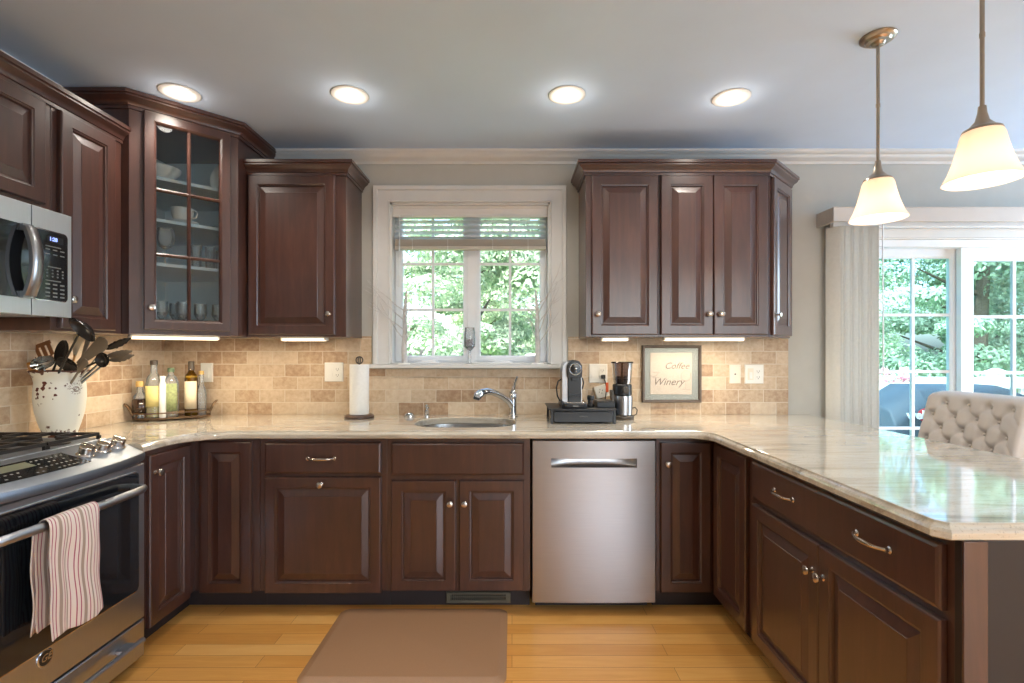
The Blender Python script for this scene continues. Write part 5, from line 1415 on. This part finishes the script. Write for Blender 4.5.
for x, y in ((-.775, .6), (.45, .6), (-.775, -1.0), (.45, -1.0), (2.2, -1.0), (3.2, .9)):  # added fill lamps out of view, no fixtures modelled
    light('SPOT', 'room_fill_beam', (x, y, ZC - .03), (0, 0, 0), 11, WARM, spot_size=R(140), spot_blend=.8, shadow_soft_size=.06)

def pendant(label, x, y):
    t = thing('pendant_lamp', label, 'pendant lamp', (x, y, ZC))
    b = MB(); b.lathe([(.062, -.0003), (.062, -.006), (.056, -.012), (.046, -.014), (.040, -.022), (.026, -.025), (.020, -.034), (.008, -.038), (.001, -.038)], seg=36); obj('canopy', b, M['bronze'], t)
    b = MB(); b.tube([(0, 0, -.036), (0, 0, -.27)], .0062, 12); b.tube([(0, 0, -.27), (0, 0, -.50)], .0060, 12)
    b.lathe([(.0075, -.275), (.0075, -.262)], seg=12); obj('rod', b, M['bronze'], t)
    b = MB(); b.lathe([(.010, -.485), (.012, -.505), (.018, -.530), (.034, -.548), (.048, -.556), (.050, -.562), (.046, -.564), (.001, -.560)], seg=32); obj('socket_cap', b, M['bronze'], t)
    b = MB(); pr = [(.044, -.560), (.049, -.563), (.054, -.575), (.060, -.605), (.070, -.645), (.084, -.685), (.096, -.708), (.098, -.712)]
    b.lathe(pr + [(r_ - .003, z) for r_, z in pr[::-1]], seg=48, cap0=False, cap1=False); obj('lamp_shade', b, M['opal'], t)
    b = MB(); b.ball((0, 0, -.640), .024, 16, 10); b.tube([(0, 0, -.562), (0, 0, -.62)], .012, 10); obj('bulb', b, M['bulb'], t)
    l = light('POINT', 'pendant_glow', (0, 0, -.675), (0, 0, 0), 1.3, (1.0, .90, .80), shadow_soft_size=.03); l.parent = t
    return t
pendant('pendant lamp with opal bell shade farther from the camera, canopy in view', 1.430, 1.985)
pendant('pendant lamp with opal bell shade nearer the camera at the right edge', 1.430, 1.545)

def strip(label, x, y, rz, ln, e):
    t = thing('under_cabinet_light', label, 'light bar', (x, y, ZU0), rz)
    b = MB(); b.box(-ln / 2, ln / 2, -.025, .025, -.018, -.0005); obj('housing', b, M['lamptrim'], t, bevel=.002)
    b = MB(); b.box(-ln / 2 + .01, ln / 2 - .01, -.028, .015, -.021, -.006); obj('lens', b, M['strip'], t, smooth=False)
    l = light('AREA', 'strip_glow', (0, 0, -.024), (0, 0, 0), e, (1.0, .84, .62), ln, .03); l.parent = t
    return t
strip('long glowing light bar under the diagonal corner cabinet', -1.755, 2.655, R(45), .40, 3.4)
strip('glowing light bar under the pair of doors above the framed print', 1.09, 2.90, 0, .46, 2.0)
strip('short light bar under the single-door cabinet above the coffee machine', .59, 2.93, 0, .16, .5)
strip('light bar under the wide cabinet left of the window', -1.20, 2.94, 0, .26, .5)

# ================================================================== counter stool
st = thing('counter_stool', 'cream button-tufted counter stool behind the peninsula', 'stool', (2.17, 2.40, 0), 0)
BW, BZ0, BZ1 = .265, .66, 1.092
def backpt(u, z, h=0):    # u along Y (-1..1), leaning away from the counter going up, gently curved
    lean = (z - .66) * .26 - .045
    return Vector((lean + .012 * u * u * -2 - h, u * BW, z))
btn = []
for r_ in range(6):
    z = 1.035 - r_ * .062
    for c in range(5):
        y = -.225 + c * .115 + (.0575 if r_ % 2 == 0 else 0) - .015
        if abs(y) < .235: btn.append((y, z))
b = MB(); nu, nz = 96, 80; G = []
for j in range(nz + 1):
    z = BZ0 + (BZ1 - BZ0) * j / nz; row = []
    for i in range(nu + 1):
        u = -1 + 2 * i / nu; y = u * BW
        h = .040
        dmin = 9; h2 = 0
        for by, bz in btn:
            dy, dz = y - by, z - bz; d2 = math.hypot(dy, dz)
            dmin = min(dmin, d2)
            for sy in (-1, 1):      # creases run diagonally between buttons
                ex, ez = sy * .0575, -.062; l2 = ex * ex + ez * ez; t_ = (dy * ex + dz * ez) / l2
                if 0 <= t_ <= 1:
                    dd_ = abs(dy * ez - dz * ex) / math.sqrt(l2); h2 = max(h2, math.exp(-(dd_ / .008) ** 2))
        h -= .024 * math.exp(-(dmin / .020) ** 2) + .007 * h2
        e = min(1, (1 - abs(u)) / .10); e2 = min(1, (BZ1 - z) / .035); h *= math.sqrt(max(0, 1 - (1 - e) ** 2)) * math.sqrt(max(0, 1 - (1 - e2) ** 2))
        zz = z - .020 * max(0, abs(u) - .75) ** 2 * 16 * (1 if j > nz * .8 else 0) * ((j / nz - .8) / .2)
        row.append(b.bm.verts.new(backpt(u, zz, h)))
    G.append(row)
for j in range(nz):
    for i in range(nu): b.face((G[j][i], G[j][i + 1], G[j + 1][i + 1], G[j + 1][i]))
bord = [G[0][i] for i in range(nu + 1)] + [G[j][nu] for j in range(1, nz + 1)] + [G[nz][i] for i in range(nu - 1, -1, -1)] + [G[j][0] for j in range(nz - 1, 0, -1)]
bk = [b.bm.verts.new(v.co + Vector((.035, 0, 0))) for v in bord]
for i in range(len(bord)):
    j = (i + 1) % len(bord); b.face((bord[i], bord[j], bk[j], bk[i]))
b.face(bk)
br_ = obj('backrest', b, M['fabric'], st, ang=60)
b = MB(); b.ball((0, 0, 0), .0075, 10, 6); b0 = obj('button', b, M['fabric'], br_)
for k, (y, z) in enumerate(btn):
    q = b0 if k == 0 else b0.copy()
    if k: COL.objects.link(q); q.parent = br_
    q.location = backpt(y / BW, z, .018)
b = MB(); b.loops([[Vector((x, y, z)) for x, y, _ in rrect(-.42, .0, -.245, .245, .05, i, 0)] for i, z in ((.006, .575), (0, .585), (0, .640), (.012, .658), (.03, .664))]); obj('seat', b, M['fabric'], st)
for x, y, dx in ((-.37, -.20, -.02), (-.37, .20, -.02), (-.03, -.20, .05), (-.03, .20, .05)):
    b = MB(); b.loops([[Vector((x + dx * k + sx * r_, y + sy * r_, z)) for sx, sy in ((-1, -1), (1, -1), (1, 1), (-1, 1))] for k, z, r_ in ((0, .576, .020), (1, 0.0, .014))]); obj('leg', b, M['chairwood'], st)
b = MB(); b.box(-.40, .02, -.212, -.192, .20, .225); b.box(-.40, .02, .192, .212, .20, .225); b.box(-.395, -.375, -.20, .20, .16, .185); obj('footrest', b, M['chairwood'], st)

# ================================================================== outside
b = MB(); b.box(.9, 9.0, YW + .14, 6.4, -.16, -.06); struct('deck_floor', b, M['deck'], smooth=False)
b = MB(); b.box(-30, 40, YW + .2, 60, -1.3, -1.2); setp(struct('ground', b, M['lawn'], smooth=False))
rl = thing('deck_railing', 'white vinyl deck railing beyond the patio door', 'railing', (0, 6.3, 0))
b = MB(); b.box(1.0, 9.0, -.07, .07, .85, .985); b.box(1.0, 9.0, -.03, .03, .05, .11); obj('rail', b, M['railw'], rl, bevel=.006)
for x in (1.0, 3.45, 6.0, 8.6):
    b = MB(); b.box(x - .06, x + .06, -.06, .06, -.06, 1.03); b.loops([[Vector((x + sx * r_, sy * r_, z)) for sx, sy in ((-1, -1), (1, -1), (1, 1), (-1, 1))] for r_, z in ((.085, 1.03), (.085, 1.055), (.05, 1.075), (.02, 1.095))]); obj('post', b, M['railw'], rl)
bl0 = None
for k in range(64):
    x = 1.12 + k * .118
    if bl0 is None:
        b = MB(); b.box(-.018, .018, -.018, .018, .11, .85); bl0 = obj('baluster', b, M['railw'], rl, smooth=False); bl0.location = (x, 0, 0)
    else:
        c = bl0.copy(); COL.objects.link(c); c.location = (x, 0, 0)

gl = thing('covered_grill', 'barbecue grill under a charcoal blue cover on the deck', 'grill', (4.12, 4.75, -.06), R(-4))
b = MB(); sec = [(-.74, .70, .0), (-.72, .86, .0), (-.60, .95, .05), (-.46, 1.05, .05), (.30, 1.05, .05), (.50, .97, .05), (.70, .86, .0), (.72, .70, .0)]
L_ = []
for x, zt, _ in sec:
    L_.append([Vector((x, -.33, .06)), Vector((x, -.33, zt - .16)), Vector((x, -.24, zt - .03)), Vector((x, -.10, zt)), Vector((x, .14, zt)), Vector((x, .26, zt - .05)), Vector((x, .30, zt - .2)), Vector((x, .30, .06))])
b.loops(L_); gc = obj('cover', b, M['cover'], gl, ang=60, bevel=.02, seg=3)
text('cover_lettering', 'weber', .105, M['logo_white'], gc, (-.50, -.342, .80), offset=.003, ext=.002)
b = MB(); b.lathe([(.10, 0), (.10, .004), (.001, .004)], (-.47, -.332, .80), 28, Matrix.Rotation(R(90), 4, 'X'), sx=.72, sy=.60); obj('cover_logo', b, M['red'], gc)
for x in (-.6, .6):
    b = MB(); b.box(x - .03, x + .03, -.25, -.19, 0, .08); b.box(x - .03, x + .03, .19, .25, 0, .08); obj('wheel', b, M['black'], gl)

fp_ = thing('flower_planter', 'planter of pink flowers against the deck railing', 'flowers', (4.42, 6.0, -.06))
b = MB(); b.box(-.3, .3, -.10, .10, .84, 1.0); b.box(-.28, -.24, -.08, .08, 0, .84); b.box(.24, .28, -.08, .08, 0, .84); obj('planter_box', b, M['railw'], fp_, bevel=.01)
b = MB(); rq = random.Random(8)
for k in range(60):
    c = Vector((rq.uniform(-.3, .3), rq.uniform(-.1, .1), 1.0 + rq.random() * .16)); b.ball(c, rq.uniform(.014, .028), 6, 4)
obj('blossoms', b, M['petal'], fp_)
b = MB()
for k in range(240):
    c = Vector((rq.uniform(-.32, .32), rq.uniform(-.13, .13), 0.98 + rq.random() * .14)); a = Vector((rq.gauss(0, 1), rq.gauss(0, 1), rq.gauss(0, 1))).normalized() * .03; e = a.orthogonal().normalized() * .012
    b.face([b.bm.verts.new(p) for p in (c - a, c + e, c + a, c - e)])
obj('leaves', b, M['leaf_a'], fp_)

sh = thing('garden_shed', 'pale garden shed roof showing low behind the kitchen window', 'shed', (2.0, 8.6, -1.2))
b = MB(); b.box(-1.6, 1.6, -1.0, 1.0, 0, 2.35); obj('walls', b, M['siding'], sh, smooth=False)
b = MB(); b.loops([[Vector((x, y, z)) for x, z in ((-1.92, 2.24), (0, 3.0), (1.92, 2.24), (1.92, 2.34), (0, 3.10), (-1.92, 2.34))] for y in (-1.2, 1.2)]); obj('roof', b, M['shingle'], sh, smooth=False)

# trees --------------------------------------------------------------
def make_tree(name, label, seed, h, rad, mat, nleaf, conical=False):
    rg_ = random.Random(seed); t = thing(name, label, 'tree', (0, 0, 0), 0)
    b = MB(); b.tube([(0, 0, 0), (.05, 0, h * .3), (-.05, .05, h * .6), (0, 0, h * .92)], [.20, .15, .10, .03], 8)
    for k in range(9):
        z0 = h * (.25 + .06 * k); a = rg_.uniform(0, 6.28); l_ = rad * .8 * (1 - .06 * k)
        b.tube([(0, 0, z0), (l_ * .5 * math.cos(a), l_ * .5 * math.sin(a), z0 + .3), (l_ * math.cos(a), l_ * math.sin(a), z0 + .7)], [.07, .045, .015], 6)
    obj('trunk', b, M['bark'], t)
    clumps = []
    for k in range(80):
        f = rg_.random(); z = h * (.10 + .88 * f)
        env = rad * ((1 - f) ** .75 * 1.05 + .12 if conical else math.sqrt(max(.05, 1 - (2 * f - .85) ** 2)))
        a = rg_.uniform(0, 6.28); rr = env * (rg_.random() ** .45)
        clumps.append((Vector((rr * math.cos(a), rr * math.sin(a), z)), rg_.uniform(.35, .75)))
    verts, faces = [], []
    for k in range(nleaf):
        c, r_ = clumps[k % len(clumps)]
        n = Vector((rg_.gauss(0, 1), rg_.gauss(0, 1), rg_.gauss(0, .8) + .25)).normalized()
        p = c + Vector((n.x * r_ * 1.25, n.y * r_ * 1.25, n.z * r_ * .6)) * rg_.uniform(.75, 1.05)
        nn = (n + Vector((rg_.gauss(0, .5), rg_.gauss(0, .5), rg_.gauss(0, .5) + .4))).normalized()
        u = nn.orthogonal().normalized(); u = Matrix.Rotation(rg_.uniform(0, 6.28), 3, nn) @ u; v = nn.cross(u)
        s_ = rg_.uniform(.04, .08); i0 = len(verts)
        verts += [p - u * s_, p + v * s_ * .5, p + u * s_, p - v * s_ * .5]; faces.append((i0, i0 + 1, i0 + 2, i0 + 3))
    me = bpy.data.meshes.new('foliage'); me.from_pydata([tuple(v) for v in verts], [], faces); me.materials.append(mat)
    o = bpy.data.objects.new('foliage', me); COL.objects.link(o); o.parent = t
    return t
T1 = make_tree('leafy_tree', 'pale green tree beyond the left edge of the kitchen window', 1, 8.5, 2.1, M['leaf_a'], 42000)
T2 = make_tree('leafy_tree', 'large leafy tree nearest the kitchen window, filling both casements', 2, 9.0, 2.1, M['leaf_b'], 60000)
T3 = make_tree('evergreen_tree', 'pointed evergreen right of the kitchen window view', 3, 8.6, 2.1, M['leaf_b'], 52000, True)
GRP = 'trees beyond the garden'
spots = [(T2, -.9, 12.6, 1), (T1, -7.2, 12.8, 0), (T3, 5.4, 13.0, 2), (T2, 11.3, 12.2, 2.4), (T1, 17.6, 13.0, 3.1),
         (T1, -7.0, 19.2, 2.2), (T1, -.7, 19.0, .7), (T2, 5.7, 19.2, 4.0), (T1, 12.0, 18.8, 1.0), (T2, 18.4, 19.2, 4.4)]
labels = {3: 'large green tree nearest the patio door, beyond the railing', 4: 'pale tree at the far right of the patio door view', 5: 'pale rear tree far left beyond the kitchen window', 6: 'pale rear tree directly behind the tree in the kitchen window',
          7: 'deeper green rear tree behind the pointed evergreen', 8: 'pale rear tree seen in the middle of the patio door', 9: 'deeper green rear tree at the right edge of the patio door view'}
used = set()
for i, (T, x, y, rz) in enumerate(spots):
    if T.name not in used:
        used.add(T.name); T.location = (x, y, -1.2); T.rotation_euler = (0, 0, rz); T['group'] = GRP
    else: dup(T, (x, y, -1.2), rz, labels[i], GRP)
